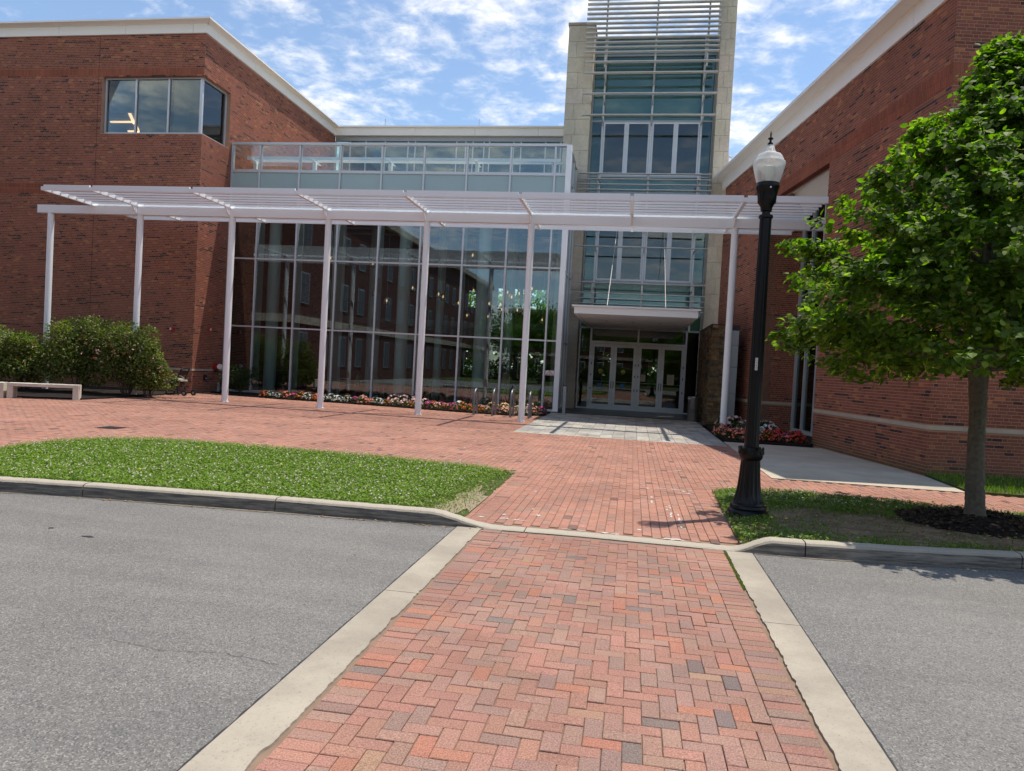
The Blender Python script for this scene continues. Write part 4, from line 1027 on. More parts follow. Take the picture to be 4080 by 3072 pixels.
# canopy
cn = thing('entrance_canopy', 'flat white canopy hung on rods over the entrance doors', 'canopy', (0, 29, 3.6))
m = MB(); m.box(-2.08, 2.02, 25.0, 25.10, 3.63, 3.86); m.box(-2.08, -1.98, 25.10, 32.68, 3.63, 3.86); m.box(1.92, 2.02, 25.10, 32.68, 3.63, 3.86); m.build('fascia', 'white', cn)
MB().box(-2.16, 2.10, 24.92, 32.68, 3.862, 3.91).build('roof', 'white', cn)
for i in range(4):
    y0, y1 = 25.105 + i * 1.89, 25.105 + (i + 1) * 1.89 - 0.012
    MB().box(-1.975, 1.915, y0, y1, 3.645, 3.66).build('soffit_panel', 'white', cn)
MB().box(-1.97, 1.91, 25.11, 32.66, 3.70, 3.72).build('soffit_backing', 'iron', cn)
for x in (-1.1, -0.1, 0.9): MB().tube([(x, 28.6, 3.640), (x, 28.6, 3.6445)], 0.06, 12).build('downlight', 'iron', cn)
for x in (-1.0, 0.97):
    rod = MB().tube([(x, 25.6, 3.98), (x, 32.4, 8.2)], 0.013, 8).build('hanger_rod', 'reflective', cn)
    m = MB().tube([(x, 25.6, 3.905), (x, 25.6, 3.99)], 0.05, 8); m.box(x - 0.2, x + 0.25, 25.4, 25.8, 3.91, 3.93); m.build('rod_foot', 'dalu', rod)

# ================================================================== GLASS PAVILION
GYP = 28.45; PX0, PX1 = LX + 0.03, -2.88
pv = thing('glass_pavilion', 'glass curtain-wall pavilion with a roof terrace between the brick wing and the tower', 'pavilion', (-10, GYP, 0))
MX = [-16.84, -15.60, -13.86, -12.11, -10.36, -8.61, -6.87, -5.13, -3.40, PX1]
ZP = [0.16, 2.78, 5.58, 7.95, 9.18, 10.26]
for i, x in enumerate(MX[:-1]):
    MB().box(x - 0.035, x + 0.035, GYP - 0.07, GYP + 0.10, 0.13, 10.24).build('mullion', 'alu', pv)
    if 0 < i: MB().box(x - 0.012, x + 0.012, GYP + 0.105, GYP + 0.60, 0.1, 8.7).build('glass_fin', 'fin', pv)
MB().box(PX1 - 0.10, PX1 + 0.10, GYP - 0.10, GYP + 0.10, 0.06, 10.30).build('corner_post', 'white', pv)
for z in ZP[1:5]:
    w = 0.03 if z < 9 else 0.055
    MB().box(PX0, PX1 - 0.105, GYP - 0.055, GYP + 0.06, z - w, z + w).build('transom', 'alu', pv)
MB().box(PX0, PX1 - 0.105, GYP - 0.09, GYP + 0.10, 10.245, 10.34).build('top_rail', 'alu', pv)
MB().box(PX0, PX1 - 0.105, GYP - 0.06, GYP + 0.12, 0.05, 0.128).build('sill', 'alu', pv)
MB().box(PX0, PX1 + 0.05, GYP - 0.02, GYP + 0.3, -0.1, 0.048).build('plinth', 'concrete', pv)
for i in range(9):
    x0, x1 = MX[i] + 0.04, MX[i + 1] - (0.04 if i < 8 else 0.105)
    for k in range(5):
        z0, z1 = ZP[k] - (0.03 if k == 0 else -0.035), ZP[k + 1] - 0.035
        if k == 4: z0 += 0.02
        if k == 3: MB().box(x0, x1, GYP - 0.01, GYP + 0.012, z0, z1 - 0.02).build('spandrel_panel', 'spandrel', pv)
        else: MB().box(x0, x1, GYP - 0.005, GYP + 0.005, z0, z1).build('pane', 'rail_glass' if k == 4 else 'glass', pv)
# side face towards the tower
SY = [GYP + 0.11, 29.5, 30.6, 31.70]
for y in SY[1:]: MB().box(PX1 - 0.05, PX1 + 0.04, y - 0.035, y + 0.035, 0.13, 10.24).build('mullion', 'alu', pv)
for z in ZP[1:5]: MB().box(PX1 - 0.045, PX1 + 0.035, SY[0], 31.66, z - 0.03, z + 0.03).build('transom', 'alu', pv)
MB().box(PX1 - 0.06, PX1 + 0.06, SY[0], 31.74, 10.245, 10.34).build('top_rail', 'alu', pv); MB().box(PX1 - 0.06, PX1 + 0.05, SY[0], 31.74, 0.05, 0.128).build('sill', 'alu', pv)
for i in range(3):
    for k in range(5):
        z0, z1 = ZP[k] + 0.035, ZP[k + 1] - 0.035
        MB().box(PX1 - 0.012, PX1 - 0.002, SY[i] + 0.04, SY[i + 1] - 0.04, z0, z1).build('spandrel_panel' if k == 3 else 'pane', 'spandrel' if k == 3 else 'rail_glass' if k == 4 else 'glass', pv)
MB().box(LX + 0.01, -3.0, GYP + 0.62, 38.7, 8.72, 9.02).build('roof', 'concrete', pv)
m = MB(); m.box(LX + 0.01, -3.0, GYP + 0.66, 46, 8.60, 8.70); m.build('ceiling', 'int_ceil', pv)
MB().box(LX + 0.01, 3.3, GYP + 0.32, 46, -0.02, 0.04).build('floor', 'int_floor', pv)
# back wall of the hall with two rows of openings looking out to the trees behind
m = MB(); BY = 46.0
def holes(m, x0, x1, z0, z1, hs, y0, y1):
    xs_ = sorted({x0, x1, *[h[0] for h in hs], *[h[1] for h in hs]}); zs_ = sorted({z0, z1, *[h[2] for h in hs], *[h[3] for h in hs]})
    for a, c in zip(xs_[:-1], xs_[1:]):
        for p_, q in zip(zs_[:-1], zs_[1:]):
            if any(h[0] <= (a + c) / 2 <= h[1] and h[2] <= (p_ + q) / 2 <= h[3] for h in hs): continue
            m.box(a, c, y0, y1, p_, q)
hs = [(-10.7, -9.3, 1.0, 2.6), (-9.0, -7.5, 1.0, 2.6), (-7.2, -5.4, 1.0, 2.6), (-1.9, -1.1, 0.9, 2.9), (0.9, 1.7, 0.9, 2.4), (-10.6, -9.5, 4.9, 6.4), (-8.7, -7.3, 4.9, 6.6), (-7.1, -5.4, 4.9, 6.6)]
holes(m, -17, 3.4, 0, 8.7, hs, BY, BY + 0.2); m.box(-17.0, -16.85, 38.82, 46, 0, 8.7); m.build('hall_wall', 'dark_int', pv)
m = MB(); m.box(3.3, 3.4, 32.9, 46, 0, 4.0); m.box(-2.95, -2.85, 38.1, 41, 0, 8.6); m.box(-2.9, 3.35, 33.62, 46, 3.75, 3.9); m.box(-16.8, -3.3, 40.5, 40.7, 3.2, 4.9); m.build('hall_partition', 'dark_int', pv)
MB().box(LX + 0.02, -3.1, 36.5, 45.9, 3.55, 3.85).build('gallery_floor', 'int_ceil', pv)
for x in (-15.9, -12.9, -9.9, -6.45):
    MB().lathe([(0.27, 0.04), (0.27, 8.6)], 20, (x, 30.6, 0)).build('round_column', 'white', pv, smooth='auto')
for x in (-13.4, -9.8, -6.2): MB().lathe([(0.2, 0.04), (0.2, 8.6)], 16, (x, 36.3, 0)).build('round_column', 'fin', pv, smooth='auto')
for i in range(6): MB().box(-16.5, -3.3, 30.6 + i * 1.6, 30.72 + i * 1.6, 8.48, 8.56).build('ceiling_slat', 'alu', pv)
# R sign on the glass
sg = thing('truss_sign', 'small white sign with a red triangle and letter R on the glass corner', 'sign', (-3.14, GYP - 0.02, 1.45))
MB().box(-3.345, -3.005, GYP - 0.018, GYP - 0.007, 1.44, 1.63).build('plate', 'signwhite', sg)
m = MB(); o_ = [(-3.33, 1.452), (-3.02, 1.452), (-3.175, 1.618)]; i_ = [(-3.285, 1.472), (-3.065, 1.472), (-3.175, 1.588)]; yy = GYP - 0.0205
vs = [(p_[0], yy, p_[1]) for p_ in o_ + i_]; m.add(vs, [(0, 1, 4, 3), (1, 2, 5, 4), (2, 0, 3, 5)]); m.build('triangle', 'signred', sg)
text_mesh('R', 0.09, 'signred', Matrix.Translation((-3.175, yy, 1.503)) @ Matrix.Rotation(math.pi / 2, 4, 'X'), sg)
# terrace trellis
tr = thing('terrace_trellis', 'white trellis on posts behind the terrace glass', 'trellis', (-10, 30.6, 9.0))
for y, z, hh in ((29.42, 9.93, 0.13), (30.05, 10.02, 0.07)): MB().box(-16.75, -3.3, y, y + 0.09, z, z + hh).build('rail', 'white', tr)
for x in (-16.5, -13.8, -10.45, -6.75, -3.6):
    MB().box(x - 0.07, x + 0.07, 29.62, 29.76, 9.03, 9.90).build('post', 'white', tr); MB().box(x - 0.05, x + 0.05, 29.35, 30.2, 9.90, 9.928).build('arm', 'white', tr)
# clerestory wall behind the terrace
rc = thing('clerestory_wall', 'set-back clerestory of dark glass under a white fascia behind the terrace', 'building', (-10.5, 38.8, 9))
for a, c in zip([-17.1, -15.4, -12.3, -9.0, -5.6, -3.5], [-15.4, -12.3, -9.0, -5.6, -3.5, -3.3]):
    MB().box(a + 0.006, c - 0.006, 38.55, 38.75, 13.84, 14.24).build('fascia_panel', 'fascia', rc)
MB().box(-17.1, -3.3, 38.45, 44, 14.245, 14.33).build('roof', 'fascia', rc)
MB().box(-16.85, -3.3, 38.72, 38.9, 13.58, 13.83).build('frame_head', 'dalu', rc)
MB().box(-16.85, -3.3, 39.3, 39.4, 9.0, 13.6).build('inner_wall', 'dark_int', rc)
xs = [-16.85, -16.0, -15.1, -14.0, -12.7, -12.3, -10.0, -9.5, -9.1, -8.5, -8.2, -6.9, -6.5, -5.2, -4.4, -3.35]
for x in xs: MB().box(x - 0.03, x + 0.03, 38.74, 38.86, 9.02, 13.58).build('mullion', 'alu', rc)
for z in (10.3, 11.2, 12.5): MB().box(-16.8, -3.4, 38.765, 38.84, z - 0.03, z + 0.03).build('transom', 'alu', rc)
for a, c in zip(xs[:-1], xs[1:]): MB().box(a + 0.035, c - 0.035, 38.79, 38.80, 9.05, 13.56).build('pane', 'sky_glass', rc)
for x in (-14.0, -8.8):
    w = thing('lightning_rod', 'thin lightning rod standing on the white roof edge %s' % ('nearer the brick wing' if x < -10 else 'nearer the tower'), 'rod', (x, 38.6, 14.3)); MB().tube([(x, 38.6, 14.32), (x, 38.6, 14.75)], 0.012, 6).build('rod', 'dalu', w)

# ================================================================== PERGOLA
pg = thing('pergola', 'long white steel pergola with louvre blades on round columns', 'pergola', (-8, 23, 0))
CX = [-20.41, -16.95, -13.53, -10.12, -6.77, -3.39, 2.78]
for x in CX:
    col = MB().lathe([(0.103, 0.0), (0.103, 6.20)], 24, (x, 23.0, 0)).build('column', 'white', pg, smooth='auto')
    if x > -14: MB().lathe([(0.135, 0.0), (0.135, 0.012), (0.104, 0.014)], 16, (x, 23.0, 0)).build('base_plate', 'white', col)
MB().box(-20.88, 5.9, 22.90, 23.10, 6.202, 6.48).build('beam', 'white', pg)
RX = [-18.75, -17.02, -13.6, -10.17, -6.82, -3.43, -0.30, 2.74]
for x in RX:
    r_ = MB().box(x - 0.045, x + 0.045, 20.72, 25.40, 6.482, 6.60).build('rafter', 'white', pg)
    if x > -18: MB().add([(x - .02, 22.895, 6.20), (x + .02, 22.895, 6.20), (x + .02, 22.60, 6.48), (x - .02, 22.60, 6.48), (x - .02, 22.895, 6.48), (x + .02, 22.895, 6.48)],
                         [(0, 1, 2, 3), (0, 3, 4), (1, 5, 2), (3, 2, 5, 4), (0, 4, 5, 1)]).build('gusset', 'white', r_)
edges = [-18.75] + RX[1:] + [4.85]
ny = 14
for i in range(ny):
    y = 20.74 + i * (25.32 - 20.74) / (ny - 1)
    for a, c in zip(edges[:-1], edges[1:]):
        bl = MB()
        h0, h1 = (6.485, 6.655) if i in (0, ny - 1) else (6.54, 6.597)
        end = c - 0.05 if c < 4.8 else min(c, 5.0)
        bl.rbox(((a + 0.05 + end) / 2, y, (h0 + h1) / 2), (end - a - 0.055, 0.05, h1 - h0))
        bl.build('louvre_blade', 'white', pg)

# ================================================================== STONE WALL, CABINET
sw = thing('stone_wall', 'brown stacked ledge-stone wall beside the entrance doors', 'wall', (2.75, 27, 0))
MB().box(2.75, 3.32, 27.05, 31.72, 0, 3.50).build('wall_core', 'joint_g', sw)
P = Pieces()
def ledgecol():
    return jit(random.choice([(0.155, 0.105, 0.055), (0.12, 0.085, 0.05), (0.19, 0.13, 0.065), (0.095, 0.075, 0.052), (0.21, 0.125, 0.055), (0.14, 0.115, 0.075)]), 0.2)
z = 0.0
while z < 3.5:
    hz = random.choice([0.045, 0.06, 0.075, 0.09]); x = 2.70
    while x < 3.34:
        w = random.uniform(0.12, 0.36); w = min(w, 3.36 - x)
        if w > 0.03: P.add((x + w / 2, 27.02 - random.uniform(0, .022), z + hz / 2), (w - 0.006, 0.14, hz - 0.006), random.gauss(0, .02), ledgecol())
        x += w
    y = 27.09
    while y < 31.7:
        w = random.uniform(0.14, 0.45); w = min(w, 31.72 - y)
        if w > 0.03: P.add((2.74 - random.uniform(0, .025), y + w / 2, z + hz / 2), (0.12, w - 0.006, hz - 0.006), random.gauss(0, .02), ledgecol())
        y += w
    z += hz
P.emit('stone', sw, 'ledge', 'ledge_o', 300, 'stonework')
MB().box(2.66, 3.36, 26.95, 31.7, 3.52, 3.60).build('capstone', 'iron', sw)
for z in (1.7, 2.15, 2.6): MB().box(2.60, 2.66, 27.5, 27.72, z, z + 0.18).build('door_control', 'blackp', sw)
cb = thing('metal_cabinet', 'tall narrow grey metal-clad box between the stone wall and the brick wing', 'cabinet', (3.5, 27, 0))
for z0, z1 in ((0.05, 1.15), (1.165, 2.1), (2.115, 2.87), (2.885, 3.40)): MB().box(3.37, 3.62, 27.0, 27.6, z0, z1).build('panel', 'dalu', cb)
MB().box(3.34, 3.64, 26.98, 27.6, 3.42, 3.58).build('vent_hood', 'iron', cb)

# ================================================================== LAMP POST
LPX, LPY = 1.50, 9.47
lp_ = thing('lamp_post', 'black fluted lamp post with an acorn glass globe beside the brick path', 'lamp post', (LPX, LPY, 0.05))
c0 = (LPX, LPY, 0.0)
MB().lathe([(0.245, 0.0), (0.245, 0.085), (0.235, 0.10), (0.215, 0.115), (0.222, 0.135), (0.21, 0.165), (0.19, 0.175), (0.185, 0.20)], 40, c0).build('plinth', 'black', lp_, smooth='auto')
prof = [(0.185, 0.20), (0.170, 0.24), (0.150, 0.32), (0.136, 0.42), (0.126, 0.54), (0.119, 0.66), (0.115, 0.72)]
MB().lathe(prof, 96, c0, flute=0.09, nf=16, frange=(0.23, 0.70)).build('flared_base', 'black', lp_, smooth='auto')
m = MB().lathe([(0.115, 0.72), (0.132, 0.735), (0.146, 0.765), (0.146, 0.835), (0.132, 0.86), (0.118, 0.875), (0.098, 0.885)], 40, c0); ring = m.build('collar', 'black', lp_, smooth='auto')
m = MB()
for i in range(22):
    a = 2 * math.pi * i / 22; m.rbox((LPX + 0.147 * math.cos(a), LPY + 0.147 * math.sin(a), 0.84), (0.014, 0.028, 0.085), a, 0.5 * (1 if i % 2 else -1))
m.build('leaf_relief', 'black', ring)
MB().lathe([(0.090, 0.88), (0.083, 1.2), (0.078, 2.2), (0.070, 3.70)], 96, c0, flute=0.10, nf=14, frange=(0.9, 3.66)).build('shaft', 'black', lp_, smooth='auto')
MB().lathe([(0.070, 3.69), (0.083, 3.70), (0.086, 3.72), (0.080, 3.735), (0.050, 3.745), (0.048, 3.775), (0.066, 3.785), (0.070, 3.83), (0.085, 3.86), (0.108, 3.89), (0.110, 3.93)], 32, c0).build('capital', 'black', lp_, smooth='auto')
MB().lathe([(0.110, 3.93), (0.118, 4.0), (0.130, 4.055), (0.140, 4.07), (0.140, 4.09), (0.134, 4.10), (0.134, 4.125), (0.125, 4.13)], 80, c0, flute=0.07, nf=18, frange=(3.94, 4.05)).build('lamp_pot', 'black', lp_, smooth='auto')
gm, nt, bb = new_mat('prismatic_globe')
bb.inputs['Base Color'].default_value = (0.90, 0.93, 0.93, 1); S(bb, Roughness=0.12); bb.inputs['Transmission Weight'].default_value = 0.0
tr_ = N(nt, 'ShaderNodeBsdfTransparent'); tr_.inputs[0].default_value = (0.93, 0.96, 0.96, 1); tl_ = N(nt, 'ShaderNodeBsdfTranslucent'); tl_.inputs[0].default_value = (0.85, 0.88, 0.86, 1)
mpn = N(nt, 'ShaderNodeTexCoord'); wv = N(nt, 'ShaderNodeTexWave', wave_type='BANDS', bands_direction='Z'); wv.inputs['Scale'].default_value = 38; nt.links.new(mpn.outputs['Object'], wv.inputs[0])
bp = N(nt, 'ShaderNodeBump'); bp.inputs['Strength'].default_value = 0.5; bp.inputs['Distance'].default_value = 0.004; nt.links.new(wv.outputs[1], bp.inputs['Height']); nt.links.new(bp.outputs[0], bb.inputs['Normal'])
lw_ = N(nt, 'ShaderNodeLayerWeight'); lw_.inputs[0].default_value = 0.28
m1 = N(nt, 'ShaderNodeMixShader'); m1.inputs[0].default_value = 0.24; nt.links.new(tr_.outputs[0], m1.inputs[1]); nt.links.new(tl_.outputs[0], m1.inputs[2])
m2 = N(nt, 'ShaderNodeMixShader'); nt.links.new(lw_.outputs['Facing'], m2.inputs[0]); nt.links.new(m1.outputs[0], m2.inputs[1]); nt.links.new(bb.outputs[0], m2.inputs[2])
nt.links.new(m2.outputs[0], nt.nodes['Material Output'].inputs[0])
gl = MB().lathe([(0.126, 4.10), (0.140, 4.15), (0.160, 4.22), (0.178, 4.29), (0.190, 4.345), (0.194, 4.37), (0.190, 4.385), (0.172, 4.40), (0.165, 4.425), (0.150, 4.455), (0.135, 4.475), (0.110, 4.485), (0.072, 4.505), (0.062, 4.53), (0.052, 4.57), (0.030, 4.595)], 40, c0).build('globe', gm, lp_, smooth='auto')
MB().lathe([(0.05, 4.12), (0.06, 4.2), (0.085, 4.25), (0.085, 4.32), (0.04, 4.34)], 20, c0).build('lamp_holder', simple('lamp_ceramic', (0.45, 0.44, 0.38), 0.5), lp_, smooth='auto')
MB().lathe([(0.032, 4.59), (0.034, 4.61), (0.015, 4.63), (0.012, 4.655), (0.030, 4.665), (0.032, 4.675), (0.013, 4.685), (0.009, 4.70), (0.011, 4.72), (0.002, 4.765)], 16, c0).build('finial', 'black', lp_, smooth='auto')
MB().tube([(LPX + 0.015, LPY - 0.14, 4.05), (LPX + 0.015, LPY - 0.118, 4.05)], 0.011, 8).build('bolt', 'reflective', lp_)
pl_ = -rad(8)
for i, ch in enumerate('2465'):
    z = 1.965 - i * 0.0385; rr = 0.0815
    px_, py_ = LPX + rr * math.sin(-0.18), LPY - rr * math.cos(-0.18)
    pt = MB().rbox((px_, py_, z), (0.030, 0.004, 0.036), -0.18).build('number_plate', 'signwhite', lp_)
    text_mesh(ch, 0.036, 'ink', Matrix.Translation((px_, py_ - 0.0025, z)) @ Matrix.Rotation(-0.18, 4, 'Z') @ Matrix.Rotation(math.pi / 2, 4, 'X'), pt, 'digit', 0.0006)

# ================================================================== FOLIAGE
LEAF = np.array([(0, 0, 0), (0.34, 0.10, 0.05), (0.50, 0.36, 0.10), (0.36, 0.70, 0.06), (0, 1.0, -0.06), (-0.36, 0.70, 0.06), (-0.50, 0.36, 0.10), (-0.34, 0.10, 0.05), (0, 0.5, -0.02)])
LEAF_F = np.array([(0, 1, 2, 8), (8, 2, 3, 4), (0, 8, 6, 7), (8, 4, 5, 6)])
def leaves_mesh(pos, dirv, up, size, col):
    """pos (n,3) stem points; dirv leaf axis; up approx blade normal"""
    d = dirv / np.linalg.norm(dirv, axis=1, keepdims=True)
    s = np.cross(d, up); s /= np.maximum(np.linalg.norm(s, axis=1, keepdims=True), 1e-6); n = np.cross(s, d)
    L = LEAF[None] * size[:, None, None]
    V = pos[:, None, :] + L[..., 0:1] * s[:, None, :] * 0.92 + L[..., 1:2] * d[:, None, :] + L[..., 2:3] * n[:, None, :]
    k = len(pos); F = (LEAF_F[None] + 9 * np.arange(k)[:, None, None]).reshape(-1, 4)
    return V.reshape(-1, 3), F, np.repeat(col, 9, 0)
def unit(v): return v / np.linalg.norm(v)

def big_tree(x0, y0):
    t = thing('linden_tree', 'leafy green young linden tree in a mulch ring by the right kerb', 'tree', (x0, y0, 0.1))
    r = np.random.default_rng(21)
    bk = MB().tube([(x0 + 0.03, y0, 0.05), (x0 + 0.02, y0, 0.20), (x0 + 0.0, y0, 0.5), (x0 - 0.02, y0, 1.0), (x0 - 0.03, y0, 1.5), (x0 - 0.05, y0, 1.85), (x0 - 0.04, y0, 2.4), (x0 - 0.02, y0 + .02, 3.2), (x0 - 0.05, y0, 4.2), (x0 - 0.03, y0, 5.0), (x0 + 0.0, y0, 5.7), (x0, y0, 5.95)],
              [0.145, 0.118, 0.102, 0.094, 0.093, 0.106, 0.082, 0.068, 0.05, 0.032, 0.016, 0.006], 18)
    # resample the lower stem so the bark can be uneven
    cen = np.array([[x0 + 0.03, 0.05], [x0 + 0.02, 0.20], [x0, 0.5], [x0 - 0.02, 1.0], [x0 - 0.03, 1.5], [x0 - 0.05, 1.95], [x0 - 0.04, 2.4], [x0 - 0.02, 3.2], [x0 - 0.05, 4.2], [x0 - 0.03, 5.0], [x0, 5.95]])
    rr0 = [0.150, 0.120, 0.104, 0.095, 0.094, 0.108, 0.082, 0.066, 0.05, 0.03, 0.006]
    zz = np.concatenate([np.arange(0.05, 2.3, 0.035), np.arange(2.3, 5.95, 0.15), [5.95]]); nn = 26; tr_ = MB()
    tr_.tube([(float(np.interp(z, cen[:, 1], cen[:, 0])), y0, float(z)) for z in zz], [float(np.interp(z, cen[:, 1], rr0)) for z in zz], nn)
    vv = np.array(tr_.v); ph = r.uniform(0, 6.28, 8)
    for i in range(len(zz)):
        ring_ = slice(i * nn, (i + 1) * nn); c_ = vv[ring_].mean(0); a_ = np.arange(nn) * 2 * np.pi / nn
        f_ = 1 + 0.05 * np.sin(3 * a_ + ph[0] + zz[i]) + 0.045 * np.sin(9 * a_ + ph[1] + 2.2 * np.sin(zz[i] * 2.1)) + r.normal(0, 0.022, nn) + 0.05 * math.exp(-((zz[i] - 0.62) / 0.05) ** 2)
        vv[ring_] = c_ + (vv[ring_] - c_) * f_[:, None]
    tr_.v = [tuple(q) for q in vv]; tr_.build('trunk', 'bark', t, smooth=True)
    def R_at(z): return float(np.interp(z, [1.75, 1.9, 2.1, 2.5, 3.0, 3.5, 4.05, 4.5, 4.9, 5.15, 5.4, 5.7, 6.02], [1.4, 2.0, 2.34, 2.42, 2.40, 2.26, 1.92, 1.52, 1.12, 0.78, 0.46, 0.28, 0.06]))
    tips = []; nb = 0
    pos, dv, ups, sz, cl_ = [], [], [], [], []
    GA = 2.39996
    starts = np.concatenate([np.linspace(2.0, 3.0, 22), np.linspace(3.05, 4.4, 20), np.linspace(4.45, 5.75, 20)])
    for bi, zs in enumerate(starts):
        az = bi * GA + r.normal(0, 0.25); rise = np.interp(zs, [1.74, 2.0, 2.6, 4.0, 6.1], [-0.02, 0.08, 0.26, 0.75, 1.5]) + r.normal(0, 0.08)
        zt = zs; 
        # end where the ray meets the crown envelope
        L = 0.25
        while L < 3.2 and L < R_at(zs + rise * L * 0.8) * r.uniform(0.95, 1.0): L += 0.05
        L *= r.uniform(0.86, 1.04); L = max(L, 0.25)
        dirh = np.array([math.cos(az), math.sin(az), 0])
        p0 = np.array([x0 - 0.03, y0, zs]); pts = []
        for q in np.linspace(0, 1, 6):
            pts.append(p0 + dirh * L * q + np.array([0, 0, rise * L * (q * 0.9 + 0.1 * q * q) - 0.10 * L * q * q * (1 if zs < 2.6 else 0.3)]))
        rb = 0.008 + 0.013 * L
        MB().tube([tuple(p) for p in pts], list(np.linspace(rb, 0.004, 6)), 7).build('branch', 'bark', t, smooth=True)
        # side twigs with leaf clusters
        ntw = int(5 + L * 8)
        tw = MB()
        for q in r.uniform(0.02, 1.0, ntw) ** 0.7:
            i = min(int(q * 5), 4); f_ = q * 5 - i; base = pts[i] * (1 - f_) + pts[i + 1] * f_
            sa = az + r.choice([-1, 1]) * r.uniform(0.4, 1.3); ln = r.uniform(0.16, 0.50) * (1.15 - 0.45 * q)
            d = np.array([math.cos(sa), math.sin(sa), r.uniform(-0.30, 0.55)]); tip = base + unit(d) * ln
            rr_ = math.hypot(tip[0] - x0, tip[1] - y0); mx = R_at(tip[2]) * 1.06
            if rr_ > mx: tip[:2] = np.array([x0, y0]) + (tip[:2] - [x0, y0]) * mx / rr_
            if tip[2] < 1.88: tip[2] = 1.88
            tw.tube([tuple(base), tuple((base + tip) / 2 + np.array([0, 0, 0.03])), tuple(tip)], [0.005, 0.004, 0.002], 4, cap=False)
            tips.append((base, tip, az))
        tw.build('twigs', 'twig', t, kind='stuff')
    wob = [(r.uniform(2, 6), r.uniform(0, 6.28), r.uniform(1.5, 4), r.uniform(0, 6.28)) for _ in range(5)]
    tw = MB()
    for _ in range(1250):
        z = r.uniform(1.9, 6.0); 
        if r.random() > (R_at(z) / 2.5) ** 1.3 + 0.04: continue
        az = r.uniform(0, 6.28); wv_ = sum(math.sin(a * az + b_) * math.sin(c * z + d_) for a, b_, c, d_ in wob) / 5
        fr_ = r.uniform(0.30, 1.0) ** 0.55 * (1 + 0.34 * wv_); rr_ = R_at(z) * fr_
        tip = np.array([x0 + math.cos(az) * rr_, y0 + math.sin(az) * rr_, z + r.normal(0, 0.05)]); sa = az + r.normal(0, 0.6)
        base = tip - np.array([math.cos(sa), math.sin(sa), r.uniform(-0.1, 0.5)]) * r.uniform(0.18, 0.40)
        tw.tube([tuple(base), tuple(tip)], [0.005, 0.002], 4, cap=False); tips.append((base, tip, az))
    tw.build('twigs', 'twig', t, kind='stuff')
    PAL = np.array([(0.085, 0.132, 0.016), (0.118, 0.168, 0.020), (0.056, 0.092, 0.013), (0.180, 0.225, 0.034)])
    for base, tip, az in tips:
        k = int(r.integers(30, 44))
        for j in range(k):
            q = r.uniform(0.15, 1.08); p = base + (tip - base) * q + r.normal(0, 0.045, 3)
            out = np.array([p[0] - x0, p[1] - y0, 0]); out = out / max(np.linalg.norm(out), 0.1)
            d = out * r.uniform(0.2, 1.0) + r.normal(0, 0.55, 3) + np.array([0, 0, -0.35]); d = unit(d)
            u = unit(np.array([0, 0, 1.0]) + out * 0.45 + r.normal(0, 0.33, 3))
            pos.append(p); dv.append(d); ups.append(u); sz.append(r.uniform(0.046, 0.098))
            top = np.interp(p[2], [1.6, 5.5], [0.0, 1.0]); hh = math.hypot(p[0] - x0, p[1] - y0) / max(R_at(p[2]), 0.2)
            ci = PAL[r.choice(4, p=[0.36, 0.27, 0.30, 0.07])]
            if q > 0.9 and r.random() < 0.35: ci = PAL[3] * 1.1
            if r.random() < 0.035: ci = np.array([0.22, 0.22, 0.075])
            cl_.append(ci * r.uniform(0.8, 1.2))
    pos, dv, ups, sz, cl_ = map(np.array, (pos, dv, ups, sz, cl_))
    # nearest, largest leaves as parts of their own
    vd = pos - CAMP; dist = np.linalg.norm(vd, axis=1); rad_ = np.hypot(pos[:, 0] - x0, pos[:, 1] - y0) / np.array([max(R_at(z), .2) for z in pos[:, 2]])
    face = np.abs(np.einsum('ij,ij->i', ups, vd / dist[:, None])); sc = sz / dist * (0.3 + face) * np.where(rad_ > 0.85, 1.0, 0.4)
    sc[~in_view(pos)] = 0; sc[pos[:, 1] > y0] = 0
    pick = np.argsort(-sc)[:260]; rest = np.setdiff1d(np.arange(len(pos)), pick)
    lm = np_mesh('leaf', LEAF * [0.92, 1, 1], LEAF_F, 'leaf_o')
    for i in pick:
        d = dv[i]; s_ = unit(np.cross(d, ups[i])); n_ = np.cross(s_, d)
        o = bpy.data.objects.new('leaf', lm); Mx = Matrix.Identity(4)
        for a in range(3): Mx[a][0] = s_[a] * sz[i]; Mx[a][1] = d[a] * sz[i]; Mx[a][2] = n_[a] * sz[i]; Mx[a][3] = pos[i][a]
        link(o, t); o.matrix_basis = Mx; o.color = (*cl_[i], 1)
    V, F, C_ = leaves_mesh(pos[rest], dv[rest], ups[rest], sz[rest], cl_[rest])
    o = bpy.data.objects.new('crown', np_mesh('crown', V, F, 'leaf', C_)); o['kind'] = 'stuff'; link(o, t)
big_tree(4.34, 10.1)

